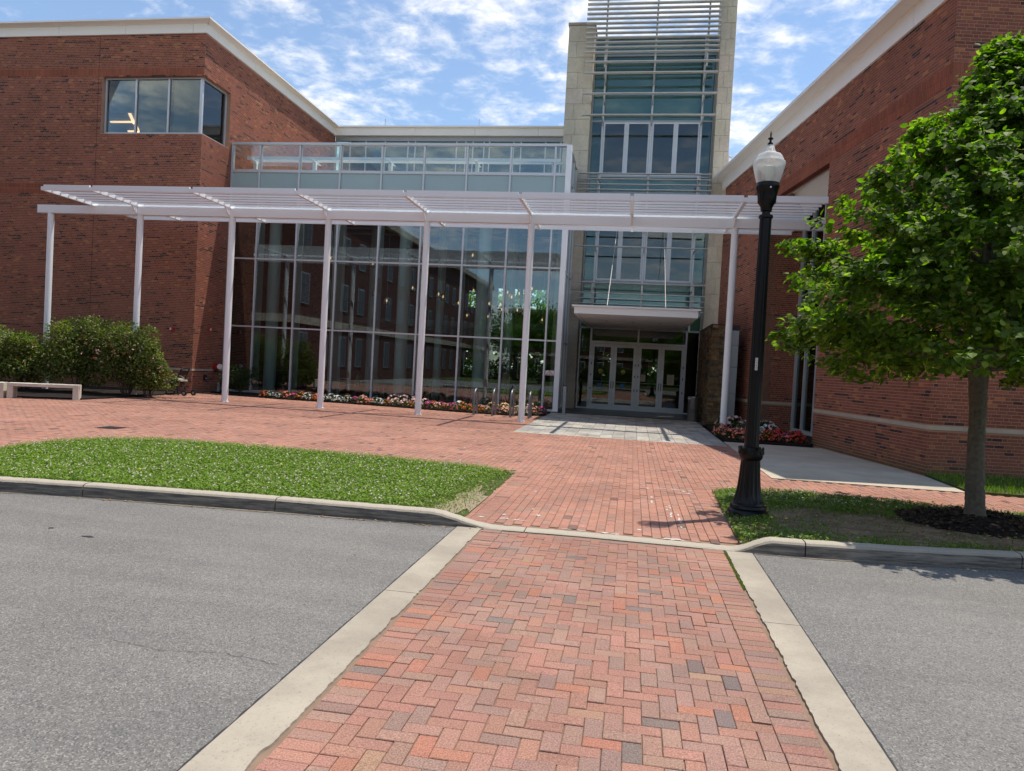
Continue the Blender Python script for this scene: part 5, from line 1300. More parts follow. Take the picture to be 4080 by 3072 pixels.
def blob_leaves(r, c, rx, ry, rz, n, size, pal, lumps=9, flat_bottom=0.1):
    """leaf positions over several overlapping lumps so the outline is uneven"""
    C = np.array(c); cen = []
    for _ in range(lumps):
        a = r.uniform(0, 6.28); rr = r.uniform(0, 0.75) ** 0.7
        cen.append((C + [math.cos(a) * rr * rx, math.sin(a) * rr * ry, r.uniform(-0.35, 0.7) * rz], r.uniform(0.28, 0.62)))
    k = r.integers(0, lumps, n); ctr = np.array([q[0] for q in cen])[k]; sc_ = np.array([q[1] for q in cen])[k]
    u = r.normal(0, 1, (n, 3)); u /= np.linalg.norm(u, axis=1, keepdims=True)
    rad_ = r.uniform(0.35, 1.0, n) ** 0.45
    p = ctr + u * rad_[:, None] * sc_[:, None] * np.array([rx, ry, rz]) + r.normal(0, 0.03, (n, 3))
    p[:, 2] = np.maximum(p[:, 2], flat_bottom + r.uniform(0, 0.15, n))
    dv = u * 0.7 + r.normal(0, 0.5, (n, 3)) + [0, 0, -0.1]; up = u * 0.5 + [0, 0, 0.8] + r.normal(0, 0.35, (n, 3))
    pal = np.array(pal); col = pal[r.integers(0, len(pal), n)] * r.uniform(0.75, 1.25, (n, 1))
    return p, dv, up, size * r.uniform(0.7, 1.3, n), col
QF = np.array([(0, 1, 2, 3)])
def quad_leaves(p, dv, up, sz, col):
    d = dv / np.linalg.norm(dv, axis=1, keepdims=True); s = np.cross(d, up); s /= np.maximum(np.linalg.norm(s, axis=1, keepdims=True), 1e-6); n = np.cross(s, d)
    k = len(p); a = sz[:, None]
    V = np.stack([p, p + s * a * 0.34 + d * a * 0.5 + n * a * 0.08, p + d * a, p - s * a * 0.34 + d * a * 0.5 + n * a * 0.08], 1).reshape(-1, 3)
    return V, np.arange(4 * k).reshape(k, 4), np.repeat(col, 4, 0)
ROSE = [(0.13, 0.175, 0.042), (0.10, 0.142, 0.036), (0.21, 0.24, 0.06), (0.062, 0.095, 0.028), (0.22, 0.19, 0.06)]
def rose_bush(c, rx, ry, hgt, label, seed, n=5200):
    r = np.random.default_rng(seed); t = thing('rose_bush', label, 'bush', (c[0], c[1], 0.04), 'rose bushes in the left bed')
    V, F, C_ = quad_leaves(*blob_leaves(r, (c[0], c[1], hgt * 0.55), rx, ry, hgt * 0.55, n * 2, 0.085, ROSE, lumps=22, flat_bottom=0.28))
    o = bpy.data.objects.new('foliage', np_mesh('foliage', V, F, 'shrub', C_)); link(o, t)
    st = MB()
    for _ in range(16):
        a = r.uniform(0, 6.28); q = r.uniform(0.3, 0.9)
        st.tube([(c[0] + math.cos(a) * .1, c[1] + math.sin(a) * .1, 0.02), (c[0] + math.cos(a) * rx * q * .5, c[1] + math.sin(a) * ry * q * .5, hgt * .35), (c[0] + math.cos(a) * rx * q, c[1] + math.sin(a) * ry * q, hgt * r.uniform(.5, .9))], [0.014, 0.010, 0.004], 5)
    st.build('stems', 'twig', t)
    k = 46; a = r.uniform(3.3, 6.1, k); el = r.uniform(0.05, 1.3, k)
    bp_ = np.c_[c[0] + np.cos(a) * np.cos(el) * rx * 0.98, c[1] + np.sin(a) * np.cos(el) * ry * 0.98, hgt * 0.5 + np.sin(el) * hgt * 0.5]
    pc = np.array([(0.62, 0.36, 0.33), (0.66, 0.46, 0.40), (0.48, 0.12, 0.10)])[r.choice(3, k, p=[0.5, 0.35, 0.15])]
    parts = []
    for _ in range(3): parts.append(quad_leaves(bp_ + r.normal(0, .012, (k, 3)), r.normal(0, 1, (k, 3)), r.normal(0, 1, (k, 3)), np.full(k, 0.058), pc))
    V, F, C_ = merge(parts); o = bpy.data.objects.new('blossoms', np_mesh('blossoms', V, F, 'petal', C_)); link(o, t)
rose_bush((-21.9, 21.9), 1.6, 1.2, 1.80, 'leafy rose bush at the left picture edge behind the bench', 31)
rose_bush((-20.3, 22.0), 1.45, 1.2, 1.85, 'leafy rose bush with pale pink blooms behind the concrete bench', 32, 6200)
rose_bush((-18.5, 22.3), 1.0, 1.0, 2.35, 'tallest rose bush, rising in a shoot above the bench end', 33, 6200)
rose_bush((-16.75, 22.35), 1.1, 0.95, 2.15, 'rose bush wrapped around the second pergola column', 34, 5600)
rose_bush((-16.05, 22.5), 0.72, 0.7, 1.45, 'low rightmost rose bush beside the hose reel', 35, 3200)
t = thing('boxwood', 'round dark green evergreen shrub at the left end of the glass wall', 'shrub', (-15.2, 26.9, 0.04)); r = np.random.default_rng(40)
V, F, C_ = quad_leaves(*blob_leaves(r, (-15.2, 26.95, 0.60), 0.95, 0.62, 0.62, 6200, 0.05, [(0.035, 0.06, 0.02), (0.028, 0.05, 0.016), (0.045, 0.075, 0.024)], lumps=12, flat_bottom=0.06))
link(bpy.data.objects.new('foliage', np_mesh('foliage', V, F, 'shrub', C_)), t); MB().tube([(-15.2, 26.95, 0), (-15.2, 26.95, 0.5)], 0.03, 6).build('stem', 'twig', t)

chips = []
for _ in range(1500):
    t = random.uniform(0, 6.283); q = math.sqrt(random.random()) * 1.04; zc_ = float(np.interp(q, [0.05, 0.3, 0.55, 0.8, 1.0, 1.06], [0.16, 0.15, 0.13, 0.09, 0.035, 0.03])); chips.append((4.50 + q * 1.02 * math.cos(t), 10.10 + q * 0.98 * math.sin(t), zc_ + 0.012))
chips = np.array(chips); kz = len(chips); rr1 = np.random.default_rng(77)
V, F, C_ = quad_leaves(chips, rr1.normal(0, 1, (kz, 3)) * [1, 1, 0.35], rr1.normal(0, .5, (kz, 3)) + [0, 0, 1], rr1.uniform(0.03, 0.085, kz), np.array([(0.05, 0.035, 0.025), (0.025, 0.018, 0.015), (0.085, 0.06, 0.04)])[rr1.integers(0, 3, kz)])
tag(link(bpy.data.objects.new('bark_chips', np_mesh('bark_chips', V, F, 'deadleaf', C_))), 'loose dark bark chips on the mulch round the tree', 'mulch', kind='stuff')

# flowers: one mesh pair per colour, copied plant by plant
FC = {'white': (0.78, 0.78, 0.74), 'coral': (0.74, 0.20, 0.16), 'salmon pink': (0.76, 0.38, 0.30), 'magenta': (0.50, 0.05, 0.22), 'orange': (0.68, 0.16, 0.04), 'pale pink': (0.78, 0.50, 0.47), 'peach': (0.78, 0.50, 0.27), 'red': (0.62, 0.05, 0.045)}
FM = {}
for nm, colr in FC.items():
    r = np.random.default_rng(len(FM) + 60); n = 130
    u = r.normal(0, 1, (n, 3)); u[:, 2] = abs(u[:, 2]); u /= np.linalg.norm(u, axis=1, keepdims=True)
    p = u * np.array([0.20, 0.20, 0.20]) * (r.uniform(0.3, 1, n) ** 0.5)[:, None] + [0, 0, 0.03]
    V, F, C_ = quad_leaves(p, u + r.normal(0, .4, (n, 3)), u + [0, 0, 0.7], 0.075 * r.uniform(.7, 1.2, n), np.array([(0.05, 0.085, 0.022), (0.035, 0.06, 0.02), (0.07, 0.11, 0.03)])[r.integers(0, 3, n)])
    fol = np_mesh('foliage', V, F, 'shrub', C_)
    n = 46; u = r.normal(0, 1, (n, 3)); u[:, 2] = abs(u[:, 2]) * 1.2; u /= np.linalg.norm(u, axis=1, keepdims=True); p = u * np.array([0.215, 0.215, 0.235]) + [0, 0, 0.035]
    hexv = []; 
    for i in range(n):
        nz = unit(u[i] + r.normal(0, .3, 3)); s_ = unit(np.cross(nz, [0.3, 0.5, 0.8])); d_ = np.cross(nz, s_); rr_ = 0.033 * r.uniform(.75, 1.3)
        for q in range(6): hexv.append(p[i] + (s_ * math.cos(q * math.pi / 3) + d_ * math.sin(q * math.pi / 3)) * rr_ * (1 if q % 2 else 0.85) + nz * (0.006 if q % 2 else 0))
    blo = np_mesh('blossoms', np.array(hexv), np.arange(6 * n).reshape(n, 6), 'petal', np.repeat(np.array(colr)[None] * r.uniform(0.8, 1.15, (n, 1)), 6, 0))
    FM[nm] = (fol, blo)
FLOWERS = []
ORD = 'first second third fourth fifth sixth seventh eighth ninth tenth eleventh twelfth thirteenth fourteenth fifteenth sixteenth seventeenth eighteenth nineteenth twentieth twenty-first twenty-second twenty-third twenty-fourth twenty-fifth twenty-sixth twenty-seventh'.split()
def flower(x, y, nm, s, where, grp, z=0.045):
    f_ = bpy.data.objects.new('impatiens_plant', FM[nm][0]); f_.location = (x, y, z); f_.scale = (s, s, s * random.uniform(.85, 1.15)); f_.rotation_euler = (0, 0, random.uniform(0, 6.28)); COL.objects.link(f_)
    tag(f_, 'impatiens', 'flower', '%s impatiens %s' % (nm, grp)); FLOWERS.append((where, nm, x / y, f_))
    b_ = bpy.data.objects.new('blossoms', FM[nm][1]); COL.objects.link(b_); b_.parent = f_
def fy(x): return float(np.interp(x, [-15.2, -13.1, -10.6, -8.4, -6.0, -4.05, -3.05], [26.6, 26.25, 26.2, 25.95, 25.5, 25.35, 26.35]))
x = -13.9; names = ['white', 'orange', 'coral', 'magenta', 'salmon pink', 'white', 'coral', 'orange']
i = 0
while x < -3.1:
    nm = random.choice(names)
    if -8.9 < x < -7.3: nm = random.choice(['pale pink', 'pale pink', 'orange', 'salmon pink'])
    if -5.2 < x < -3.6: nm = random.choice(['peach', 'magenta', 'salmon pink', 'white'])
    flower(x, fy(x) + random.uniform(-.02, .12), nm, random.uniform(.75, 1.05), 'in the front row below the glass wall', 'in the left bed'); x += random.uniform(0.27, 0.36)
x = -13.4
while x < -3.2:
    nm = random.choice(names + ['magenta'])
    s = random.uniform(.8, 1.1)
    if -8.9 < x < -7.2: nm, s = 'pale pink', random.uniform(1.15, 1.5)
    if -5.3 < x < -3.5: nm, s = random.choice(['peach', 'peach', 'pale pink']), random.uniform(1.1, 1.5)
    flower(x, fy(x) + random.uniform(.38, .62), nm, s, 'in the back row below the glass wall', 'in the left bed'); x += random.uniform(0.32, 0.46)
for x, y, nm, s in [(2.64, 22.3, 'coral', 1.1), (2.62, 21.5, 'coral', 1.1), (2.75, 20.95, 'coral', 1.1), (2.95, 20.75, 'coral', 1.0), (3.15, 20.85, 'salmon pink', .9), (3.0, 21.3, 'white', .85), (3.3, 21.2, 'orange', .9), (3.05, 21.9, 'salmon pink', 1.0), (3.4, 20.85, 'coral', .95), (3.7, 20.9, 'orange', .9), (3.95, 20.95, 'red', 1.0), (4.2, 21.0, 'coral', .95), (4.45, 21.0, 'red', 1.0), (4.65, 21.1, 'red', .8),
                    (3.6, 21.35, 'white', .8), (3.85, 21.5, 'red', .9), (4.1, 21.5, 'white', .75), (4.35, 21.6, 'magenta', .8), (3.45, 22.6, 'pale pink', 1.6), (3.15, 23.4, 'pale pink', 1.7), (2.95, 23.9, 'pale pink', 1.6), (3.5, 23.6, 'pale pink', 1.5), (3.8, 23.0, 'white', 1.7), (4.05, 23.0, 'white', 1.6), (4.15, 22.7, 'pale pink', 1.4), (4.4, 22.4, 'red', 1.1), (4.6, 21.8, 'red', 1.0), (4.75, 22.1, 'red', .9), (3.3, 21.8, 'red', .9), (3.9, 22.1, 'orange', 1.0), (4.2, 22.0, 'red', 1.0)]:
    flower(x, y, nm, s, 'in the bed beside the right pergola column', 'in the right bed')

for key in {(w_, n_) for w_, n_, _, _ in FLOWERS}:
    row_ = sorted([q for q in FLOWERS if (q[0], q[1]) == key], key=lambda q: q[2])
    for i, q in enumerate(row_): q[3]['label'] = ('%s %s impatiens plant from the left %s' % (ORD[i], key[1], key[0])) if len(row_) > 1 else 'only %s impatiens plant %s' % (key[1], key[0])

# ================================================================== STREET FURNITURE
def bench(x0, y0, x1, y1, label):
    t = thing('concrete_bench', label, 'bench', ((x0 + x1) / 2, (y0 + y1) / 2, 0), 'concrete benches along the rose bed')
    L = math.hypot(x1 - x0, y1 - y0); a = math.atan2(y1 - y0, x1 - x0); cx, cy = (x0 + x1) / 2, (y0 + y1) / 2; nx, ny_ = -math.sin(a), math.cos(a)
    cx += nx * 0.22; cy += ny_ * 0.22
    MB().rbox((cx, cy, 0.40), (L, 0.44, 0.09), a).build('seat', 'bench', t)
    for s_ in (-1, 1): MB().rbox((cx + math.cos(a) * s_ * (L / 2 - 0.075), cy + math.sin(a) * s_ * (L / 2 - 0.075), 0.176), (0.15, 0.44, 0.352), a).build('leg', 'bench', t)
bench(-17.93, 18.80, -16.33, 19.69, 'pale concrete bench in front of the rose bushes, seen whole')
bench(-19.60, 17.87, -18.0, 18.76, 'pale concrete bench cut off by the left picture edge')
for i, (x, ya, yb) in enumerate([(-5.25, 24.50, 25.02), (-4.60, 24.46, 25.03), (-3.97, 24.38, 24.97), (-3.35, 24.42, 24.93)]):
    t = thing('bike_rack', 'inverted-U grey steel bike rack, %s of four from the left' % ['first', 'second', 'third', 'fourth'][i], 'bike rack', (x, (ya + yb) / 2, 0), 'bike racks by the flower bed')
    cy = (ya + yb) / 2; R_ = (yb - ya) / 2; pts = [(x, ya, 0.0), (x, ya, 0.62)] + [(x, cy - R_ * math.cos(q), 0.62 + R_ * math.sin(q)) for q in np.linspace(0.2, math.pi - 0.2, 10)] + [(x, yb, 0.62), (x, yb, 0.0)]
    MB().tube(pts, 0.037, 12).build('hoop', 'rack', t, smooth='auto')
    for y in (ya, yb): MB().lathe([(0.07, 0), (0.07, 0.010), (0.038, 0.012)], 12, (x, y, 0)).build('flange', 'rack', t)
t = thing('door_opener_post', 'slim grey push-button post at the corner of the glass pavilion', 'post', (-2.54, 28.4, 0))
MB().bbox(-2.60, -2.48, 28.34, 28.46, 0, 1.06, 0.01).build('post', 'dalu', t); MB().box(-2.61, -2.47, 28.33, 28.47, 1.062, 1.085).build('cap', 'iron', t); MB().box(-2.478, -2.455, 28.35, 28.45, 0.82, 1.0).build('push_plate', 'blackp', t)
t = thing('trash_can', 'round brushed-steel litter bin beside the right door', 'bin', (2.35, 28.75, 0))
MB().lathe([(0.20, 0.02), (0.215, 0.04), (0.215, 0.86), (0.225, 0.88), (0.225, 0.92), (0.205, 0.94)], 32, (2.35, 28.75, 0)).build('body', 'steel', t, smooth='auto')
MB().lathe([(0.17, 0.942), (0.16, 0.95)], 24, (2.35, 28.75, 0)).build('opening', 'iron', t)
MB().lathe([(0.205, 0.0), (0.205, 0.018)], 24, (2.35, 28.75, 0)).build('base', 'iron', t)
m = MB()
for k in range(3):
    for j in range(9): a = -math.pi / 2 - 0.55 + j * 0.14; m.tube([(2.35 + .212 * math.cos(a), 28.75 + .212 * math.sin(a), .34 + k * .05), (2.35 + .219 * math.cos(a), 28.75 + .219 * math.sin(a), .34 + k * .05)], 0.012, 6)
m.build('perforation', 'iron', t)
MB().rbox((2.17, 28.62, 0.86), (0.06, 0.10, 0.05), 0.5).build('paper_scrap', 'signwhite', t)
# hose reel cart
t = thing('hose_reel_cart', 'black hose reel cart parked against the brick corner', 'hose reel', (-16.35, 24.75, 0)); hx, hy = -16.35, 24.75
def side(o): 
    return [(hx + o[0], hy + o[1], o[2])]
for s_ in (-0.24, 0.24):
    y = hy + s_
    MB().tube([(hx - 0.42, y, 0.02), (hx - 0.22, y, 0.45), (hx - 0.02, y, 0.52), (hx + 0.18, y, 0.95)], 0.030, 8).build('side_frame', 'blackp', t)
    MB().tube([(hx + 0.10, y, 0.03), (hx - 0.02, y, 0.52)], 0.030, 8).build('strut', 'blackp', t); MB().tube([(hx - 0.42, y, 0.03), (hx + 0.32, y, 0.10)], 0.026, 8).build('skid', 'blackp', t)
    w = MB().tube([(hx + 0.36, y + 0.02 * np.sign(s_), 0.10), (hx + 0.36, y + 0.07 * np.sign(s_), 0.10)], 0.10, 20).build('wheel', 'blackp', t); MB().tube([(hx + 0.36, y - 0.005 + 0.02 * np.sign(s_), 0.10), (hx + 0.36, y + 0.08 * np.sign(s_), 0.10)], 0.05, 12).build('rim', 'dalu', w)
    m = MB(); n = 24; rim = [(hx - 0.16 + 0.235 * math.cos(q), hy + s_ * 0.75, 0.46 + 0.235 * math.sin(q)) for q in np.linspace(0, 2 * math.pi, n + 1)]
    m.tube(rim, 0.018, 6); [m.tube([(hx - 0.16, hy + s_ * .75, 0.46), rim[q]], 0.012, 5) for q in (0, 6, 12, 18)]; m.build('drum_flange', simple('grey_plastic', (0.20, 0.18, 0.16), 0.6), t)
m = MB()
for k in range(7): 
    yy = hy - 0.15 + k * 0.05; m.tube([(hx - 0.16 + 0.15 * math.cos(q), yy, 0.46 + 0.15 * math.sin(q)) for q in np.linspace(0, 2 * math.pi, 17)], 0.026, 6, cap=False)
m.build('coiled_hose', simple('hose_rubber', (0.035, 0.03, 0.028), 0.6), t)
MB().tube([(hx + 0.18, hy - 0.24, 0.95), (hx + 0.20, hy - 0.2, 0.99), (hx + 0.20, hy + 0.2, 0.99), (hx + 0.18, hy + 0.24, 0.95)], 0.032, 8).build('handle', 'blackp', t)
MB().rbox((hx + 0.14, hy, 0.82), (0.03, 0.44, 0.16), 0, 0, rad(20)).build('handle_panel', 'blackp', t); MB().rbox((hx + 0.02, hy, 0.56), (0.30, 0.44, 0.05), 0, 0, rad(12)).build('tray', simple('pale_tray', (0.45, 0.42, 0.33), 0.6), t)
# fire department fixtures
t = thing('fire_connection', 'red fire hose connection with a pale cap on the brick side wall', 'fire connection', (LX + 0.3, 27.85, 0.9))
MB().tube([(LX, 27.85, 1.05), (LX + 0.22, 27.80, 1.05)], 0.15, 20).build('collar', 'red', t); MB().tube([(LX + 0.20, 27.80, 1.05), (LX + 0.30, 27.74, 1.05)], [0.10, 0.10], 16).build('body', 'red', t)
MB().tube([(LX + 0.30, 27.74, 1.06), (LX + 0.38, 27.62, 1.06)], [0.125, 0.115], 8).build('cap', 'reflective', t)
MB().tube([(LX + 0.36, 27.6, 0.0), (LX + 0.36, 27.6, 0.42)], 0.06, 12).build('drain_pipe', 'dalu', t)
for lab, p, n_ in (('front', (-17.8, LY, 2.45), (0, -1)), ('side', (LX, 27.32, 2.53), (1, 0))):
    t = thing('fire_alarm', 'small red fire alarm with a strobe on the %s face of the left brick wing' % lab, 'alarm', p)
    c_ = (p[0] + n_[0] * .04, p[1] + n_[1] * .04, p[2]); MB().rbox(c_, (0.14, 0.14, 0.14) if False else ((0.14, 0.075, 0.16) if lab == 'front' else (0.075, 0.14, 0.16))).build('housing', 'red', t)
    MB().rbox((p[0] + n_[0] * .09 - (.03 if lab == 'front' else 0), p[1] + n_[1] * .09, p[2] + .01), (0.05, 0.03, 0.09) if lab == 'front' else (0.03, 0.05, 0.09)).build('strobe', 'signwhite', t)
t = thing('wall_tap', 'small black wall tap box under the stone band', 'tap', (LX, 27.15, 0.55)); MB().box(LX, LX + 0.06, 27.08, 27.24, 0.50, 0.72).build('box', 'blackp', t); MB().tube([(LX + .06, 27.16, .58), (LX + .12, 27.16, .56)], .018, 6).build('spout', 'reflective', t)
t = thing('security_camera', 'small white camera bracket on the outer edge of the tower pier', 'camera', (3.42, 32.0, 10.9)); MB().box(3.40, 3.44, 31.95, 32.05, 10.6, 11.0).build('bracket', 'signwhite', t); MB().tube([(3.44, 32, 10.95), (3.56, 31.95, 10.9)], .05, 8).build('housing', 'signwhite', t); MB().tube([(3.44, 32, 10.68), (3.52, 31.95, 10.66)], .04, 8).build('lower_housing', 'signwhite', t)

# ================================================================== INSIDE THE HALL
def chair(x, y, rz, label):
    t = thing('shell_chair', label, 'chair', (x, y, 0.04), 'lime chairs in the glass hall')
    c, s = math.cos(rz), math.sin(rz); tf = lambda p: (x + c * p[0] - s * p[1], y + s * p[0] + c * p[1], p[2])
    MB().rbox((x, y, 0.48), (0.42, 0.42, 0.03), rz).build('seat', 'lime_yel', t)
    MB().rbox(tf((0, 0.22, 0.72)), (0.40, 0.03, 0.42), rz, rad(-12)).build('backrest', 'lime_yel', t)
    for a in (-1, 1):
        for b_ in (-1, 1): MB().tube([tf((a * .15, b_ * .15, .465)), tf((a * .22, b_ * .22, .04))], 0.010, 6).build('leg', 'alu', t)
def table(x, y, label):
    t = thing('round_table', label, 'table', (x, y, 0.04), 'tables in the glass hall')
    MB().lathe([(0.40, 0.74), (0.40, 0.765)], 24, (x, y, 0)).build('tabletop', 'fin', t); MB().tube([(x, y, 0.06), (x, y, 0.738)], 0.03, 8).build('stem', 'alu', t); MB().lathe([(0.24, 0.04), (0.22, 0.058)], 20, (x, y, 0)).build('base', 'alu', t)
tb = [(-13.0, 31.6), (-10.4, 31.4), (-8.0, 31.6), (-6.05, 30.4)]
for i, (x, y) in enumerate(tb):
    table(x, y, '%s round pedestal table from the left inside the glass hall' % ['first', 'second', 'third', 'fourth'][i])
    for j, (dx_, dy_, rz) in enumerate(((-0.62, 0.1, rad(90)), (0.62, 0.0, rad(-90)))): chair(x + dx_, y + dy_, rz, 'lime green shell chair on the %s of the %s table in the glass hall' % (['left', 'right'][j], ['first', 'second', 'third', 'fourth'][i]))
PEND = []
def pendant(x, y, z, k):
    t = thing('pendant_lamp', 'clear glass pendant lamp with a glowing filament hanging in the glass hall', 'pendant lamp', (x, y, z), 'pendant lamps in the glass hall')
    PEND.append((x / y, t)); MB().tube([(x, y, z + 0.17), (x, y, 8.58)], 0.008, 5).build('cable', 'dalu', t); MB().lathe([(0.02, 0.17), (0.055, 0.15), (0.09, 0.08), (0.13, -0.02), (0.15, -0.10), (0.13, -0.16), (0.07, -0.19)], 14, (x, y, z)).build('glass_shade', 'rail_glass', t, smooth='auto')
    MB().lathe([(0.02, 0.06), (0.035, 0.0), (0.02, -0.06)], 8, (x, y, z)).build('filament', 'glow', t)
rp = np.random.default_rng(5)
for k in range(26):
    if k < 4: x, y, z = [(-13.9, 32.0, 6.2), (-11.8, 31.8, 6.0), (-10.2, 31.0, 4.75), (-7.0, 30.8, 6.35)][k]
    elif k < 10: x, y, z = rp.uniform(-12.5, -8), rp.uniform(30.5, 34), rp.uniform(4.2, 5.3)
    else: x, y, z = rp.uniform(-8.3, -4.0), rp.uniform(31, 36), rp.uniform(4.0, 5.3)
    pendant(x, y, z, k)
for i, (_, t) in enumerate(sorted(PEND, key=lambda q: q[0])): t['label'] = '%s glass pendant lamp from the left hanging inside the glass hall' % ORD[i]

def skin_obj(name, verts, edges, radii, mat, parent, root=0, sub=2):
    me = bpy.data.meshes.new(name); me.from_pydata(verts, edges, []); me.materials.append(MT[mat])
    o = bpy.data.objects.new(name, me); link(o, parent)
    sk = o.modifiers.new('skin', 'SKIN'); me.skin_vertices.new(name='')if not me.skin_vertices else None
    for i, r_ in enumerate(radii): me.skin_vertices[0].data[i].radius = r_ if hasattr(r_, '__len__') else (r_, r_)
    me.skin_vertices[0].data[root].use_root = True
    sb = o.modifiers.new('sub', 'SUBSURF'); sb.levels = sub; sb.render_levels = sub
    me.polygons.foreach_set('use_smooth', [True] * len(me.polygons)); sk.use_smooth_shade = True
    return o
def person(x, y):
    t = thing('person', 'person in a long pale pink cardigan standing inside the glass hall', 'person', (x, y, 0.04))
    z0 = 0.04; P_ = lambda a, b_, c: (x + a, y + b_, z0 + c)
    V = [P_(0, 0, .92), P_(0, .01, 1.15), P_(0, .02, 1.36), P_(0, .01, 1.47), P_(0, -.01, 1.56), P_(0, -.01, 1.66), P_(-.17, .02, 1.37), P_(-.21, -.02, 1.10), P_(-.20, -.20, 1.02), P_(-.17, -.28, 1.05), P_(.17, .02, 1.37), P_(.22, 0, 1.10), P_(.22, -.06, .86), P_(.22, -.09, .78),
         P_(-.09, 0, .86), P_(-.10, .01, .48), P_(-.10, .03, .08), P_(-.10, -.10, .03), P_(.09, 0, .86), P_(.10, .01, .48), P_(.10, .03, .08), P_(.10, -.10, .03)]
    E = [(0, 1), (1, 2), (2, 3), (3, 4), (4, 5), (2, 6), (6, 7), (7, 8), (8, 9), (2, 10), (10, 11), (11, 12), (12, 13), (0, 14), (14, 15), (15, 16), (16, 17), (0, 18), (18, 19), (19, 20), (20, 21)]
    Rr = [(.15, .10), (.13, .09), (.15, .09), .05, (.075, .09), (.07, .085), .055, .042, .033, .025, .055, .042, .033, .025, .085, .055, .04, .035, .085, .055, .04, .035]
    skin_obj('body', V, E, Rr, 'skin', t)
    V2 = [P_(0, 0, .95), P_(0, .01, 1.16), P_(0, .02, 1.37), P_(-.17, .02, 1.37), P_(-.215, -.02, 1.10), P_(-.205, -.16, 1.03), P_(.17, .02, 1.37), P_(.225, 0, 1.10), P_(.225, -.05, .90), P_(0, 0.01, .68)]
    skin_obj('cardigan', V2, [(0, 1), (1, 2), (2, 3), (3, 4), (4, 5), (2, 6), (6, 7), (7, 8), (0, 9)], [(.19, .135), (.165, .12), (.17, .115), .08, .065, .055, .08, .065, .055, (.21, .15)], 'pink', t)
    V3 = [P_(0, 0, .90), P_(-.09, 0, .84), P_(-.10, .01, .48), P_(-.10, .03, .10), P_(.09, 0, .84), P_(.10, .01, .48), P_(.10, .03, .10)]
    skin_obj('trousers', V3, [(0, 1), (1, 2), (2, 3), (0, 4), (4, 5), (5, 6)], [(.15, .11), .10, .07, .06, .10, .07, .06], 'darkcloth', t)
    V4 = [P_(0, .02, 1.71), P_(0, .07, 1.63), P_(0, .08, 1.50)]
    skin_obj('hair', V4, [(0, 1), (1, 2)], [(.085, .085), (.085, .075), (.06, .05)], 'hair', t)
person(-5.4, 31.0)

# ================================================================== ACROSS THE STREET AND BEYOND (seen in the glass)
def far_brick():
    m, nt, b = new_mat('far_brick'); g = N(nt, 'ShaderNodeNewGeometry'); n = noise_n(nt, 3.0, 6, 0.7)
    c = mix(nt, mrange(nt, n.outputs[0], 0.3, 0.7), (0.085, 0.03, 0.022), (0.14, 0.05, 0.036)); nt.links.new(c, b.inputs['Base Color']); S(b, Roughness=0.9); return m
MT['farbrick'] = far_brick()
def town_building(x0, x1, y0, y1, hgt, axis, label, cat='building'):
    """axis 'x': facade on the x1 side looking +x; axis 'y': facade on the y1 side looking +y"""
    t = thing('town_building', label, cat, ((x0 + x1) / 2, (y0 + y1) / 2, 0))
    MB().box(x0, x1, y0, y1, 0, hgt).build('wall', 'farbrick', t)
    MB().box(x0 - .5, x1 + .5, y0 - .5, y1 + .5, hgt + .002, hgt + 0.55).build('cornice', 'concrete2', t)
    MB().box(x0 - .1, x1 + .1, y0 - .1, y1 + .1, 3.7, 4.2).build('stone_band', 'concrete2', t)
    L0, L1 = (y0, y1) if axis == 'x' else (x0, x1); n = int((L1 - L0) / 3.2)
    for i in range(n):
        u = L0 + (i + 0.5) * (L1 - L0) / n
        for z, hh in ((1.0, 2.2), (5.0, 2.0), (8.4, 2.0)):
            if z + hh > hgt - .3: continue
            w = 0.62
            if axis == 'x':
                f = MB().box(x1, x1 + .05, u - w, u + w, z, z + hh).build('window', 'dalu', t); MB().box(x1 + .052, x1 + .06, u - w + .1, u - .04, z + .1, z + hh - .1).build('pane', 'screen', f); MB().box(x1 + .052, x1 + .06, u + .04, u + w - .1, z + .1, z + hh - .1).build('pane', 'screen', f)
            else:
                f = MB().box(u - w, u + w, y1, y1 + .05, z, z + hh).build('window', 'signwhite', t); MB().box(u - w + .1, u - .04, y1 + .052, y1 + .06, z + .1, z + hh - .1).build('pane', 'screen', f); MB().box(u + .04, u + w - .1, y1 + .052, y1 + .06, z + .1, z + hh - .1).build('pane', 'screen', f)
town_building(-34, -21, -48, 14.0, 12.6, 'x', 'three-storey brick building across the street, seen reflected in the glass wall')
town_building(-20, 12, -75, -62, 10.5, 'y', 'low brick building far down the street, seen reflected in the glass')
flat('back_lawn', [(-60, -14.2), (60, -14.2), (60, -60), (-60, -60)], -0.10, 0.03, 'turf', 'green beyond the street behind the viewpoint')
flat('rear_lawn', [(-60, 47.5), (60, 47.5), (60, 120), (-60, 120)], -0.10, -0.02, 'turf', 'green behind the glass hall')
